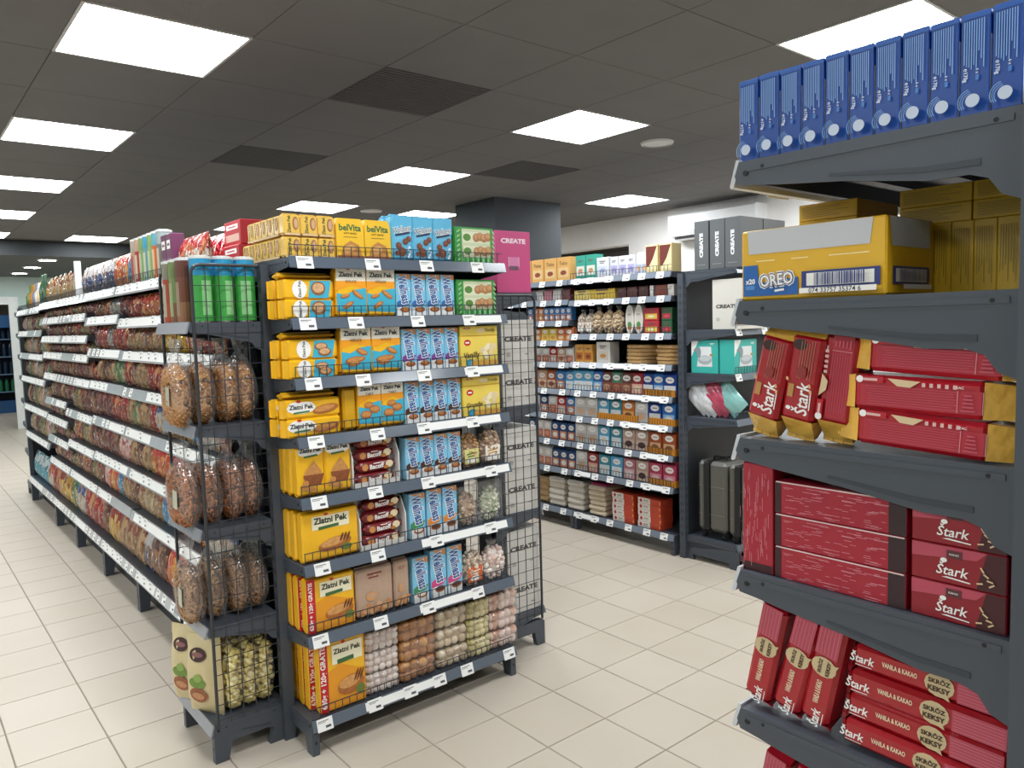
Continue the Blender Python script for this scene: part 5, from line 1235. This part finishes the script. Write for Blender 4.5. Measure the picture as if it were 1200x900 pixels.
def d_low(w): 
    m = MB(); m.box(-w/2, w/2, 0, .003, 0, .045, TRO); m.box(-w/2, w/2, 0, .12, 0, .002, TRO)
    for s in (-1, 1): m.box(s*w/2-.0015, s*w/2+.0015, 0, .12, 0, .045, TRO)
    for k in range(int(w/.022)): m.box(-w/2+.008+k*.022, -w/2+.013+k*.022, -.0008, 0, .004, .041, ink('#8a5518'))
    return Design('display_tray', 'tray', 'orange cardboard display tray', m.mesh('display_tray'))
for k, y0_, y1_ in ((4, 3.14, 3.40), (5, 3.14, 3.36), (5, 3.46, 3.84), (6, 3.14, 3.38), (7, 3.14, 3.36)):
    put(d_low(round(y1_-y0_, 3)), (FMX-.012, (y0_+y1_)/2, T_MN[k]+.0005), -PI/2, bw(k), 'left', key=-y0_)
# bottom shelf: flour sacks and sugar boxes
def d_sack(look, w, h, d, c):
    m = MB(); m.cbox(-w/2, w/2, 0, d, 0, h, h*.32, M(c, .7, 0, .06, .3, 20)); m.box(-w*.3, w*.3, -.004, .004, h*.35, h*.6, M(c, .7))
    return Design('flour_sack', 'sack', look, m.mesh('sack'))
S1 = d_sack('white paper flour sack in pile', .175, .045, .26, '#d6cfc2'); S2 = d_sack('tan paper flour sack', .17, .05, .26, '#b99a6c'); S3 = d_sack('cream flour sack in pile', .165, .036, .26, '#cfc0a6'); S4 = d_sack('magenta topped flour sack', .15, .02, .26, '#a82a5c')
pile = lambda d, y, n, h, k, far, nm: [put(d, (FMX+rnd.uniform(-.006, .006), y+rnd.uniform(-.006, .006), T_MN[8]+.001+q*h), -PI/2+rnd.uniform(-.03, .03), 'on bottom baking shelf, '+nm, 'bottom', key=q) for q in range(n)]
pile(S1, 4.31, 5, .0455, 8, False, 'left pile'); pile(S1, 4.10, 5, .0455, 8, False, 'middle pile'); pile(S3, 3.875, 6, .0365, 8, False, 'right pile'); put(S4, (FMX+.02, 3.875, T_MN[8]+.221), -PI/2, bw(8))
for k in range(4): put(S2, (FMX+.02, 4.5, T_MN[8]+.001+k*.0505), -PI/2, 'on bottom baking shelf, far left', 'bottom', key=k)
def d_cube():
    w, h, d = .2, .041, .13; m = MB(); m.cbox(-w/2, w/2, 0, d, 0, h, .0015, ink('#c2452c'))
    a = MB(); a.ar(-w*.22, h*.5, w*.54, h*.96, ink('#e4ded4')); a.ae(-w*.36, h*.5, w*.06, h*.3, ink('#b52c34')); a.ar(-w*.14, h*.6, w*.2, h*.16, ink('#9a8f88')); a.ar(-w*.16, h*.34, w*.22, h*.1, ink('#b5aca4')); a.ar(w*.47, h*.5, w*.04, h*.4, ink('#e0b04c'))
    return Design('sugar_box', 'box', 'orange white sugar cube box', m.mesh('sugar_box'), [('printed_front', a.mesh('printed_front'))])
SU = d_cube()
for y, nm in ((3.615, 'left pile'), (3.375, 'right pile')):
    for k in range(5): put(SU, (FMX, y+rnd.uniform(-.004, .004), T_MN[8]+.001+k*.0415), -PI/2, 'on bottom baking shelf, '+nm, 'bottom', key=k)
# farther bay (y 4.10 .. 4.85)
JB = bbox('amber fruit carton', .135, .175, .09, '#d9a65c', '#e0bd84', 'Tolce', '#8a3c24')
for y in (4.17, 4.315, 4.46, 4.605): bput(JB, y, 0, True)
for i, c in enumerate(('brown', 'white', 'pink', 'white', 'beige', 'brown')): bput(Design('baking_pouch', 'pouch', P[c].look.replace('baking', 'small'), d_pouch('x', *{'brown': ('#5f2c28', '#7a3c34', '#a8785c'), 'white': ('#cfcac4', '#b58a7c', '#8a3c3c'), 'pink': ('#b5707c', '#d9b4b8', '#e9d4d0'), 'beige': ('#b99a8c', '#c9b4a4', '#4a2a28')}[c], w=.085, h=.09).body), 4.15+.1*i, 1, True)
def srow(k, seq, h, w=.07):
    for i, c in enumerate(seq.split()):
        y = 4.125+i*(w+.004)
        cc = {'blue': ('#3f7ab5', '#c97a3c', '#d9dde0'), 'orange': ('#c9703c', '#d98a4c', '#e0c49c'), 'yellow': ('#d9b43c', '#e0c45c', '#c98a3c'), 'red': ('#b5302c', '#d9b4a0', '#e0d4c4'), 'white': ('#d2cdc6', '#b5644c', '#c98a6c'), 'peach': ('#c9a184', '#d9bca0', '#a85c3c'), 'navy': ('#2f4a74', '#c9805c', '#e0d8cc'), 'lblue': ('#5a98c4', '#d9e2e8', '#e4e0d4'), 'rust': ('#a85c34', '#d9b89a', '#8a4a2c')}[c]
        dd = CACHE.setdefault(('sp', c, h, w), d_pouch({'lblue': 'light blue', 'navy': 'navy'}.get(c, c)+' small baking packet', *cc, w=w, h=h, d=.05))
        bput(dd, y, k, True)
srow(2, 'blue blue blue blue blue orange orange blue', .115, .058); srow(3, 'orange orange yellow yellow orange yellow', .105, .085); srow(4, 'white peach red white white red', .125, .085)
srow(5, 'lblue blue rust peach rust blue', .15, .1); srow(6, 'blue red white navy white blue', .15, .095); srow(7, 'navy navy navy white white navy', .15, .085); srow(8, 'navy navy navy white white navy', .15, .085)

# goods on the display beyond the far end
for k, (c, c2, lk) in enumerate((('#3f5a3c', '#8aa07a', 'dark green carton'), ('#cfcfca', '#a8b0a8', 'white carton'), ('#4a6a44', '#9ab08a', 'mid green carton'), ('#c9ccc6', '#8a9a90', 'pale carton'), ('#35513a', '#7a9a70', 'deep green carton'), ('#d2d2cc', '#b09a8a', 'off-white carton'))):
    put(plainbox(lk, .3, .15, .14, c, c2), (1.068, 8.75, T_END[k+1]+.001), -PI/2, 'on end display beyond snack gondola')
finish_labels()
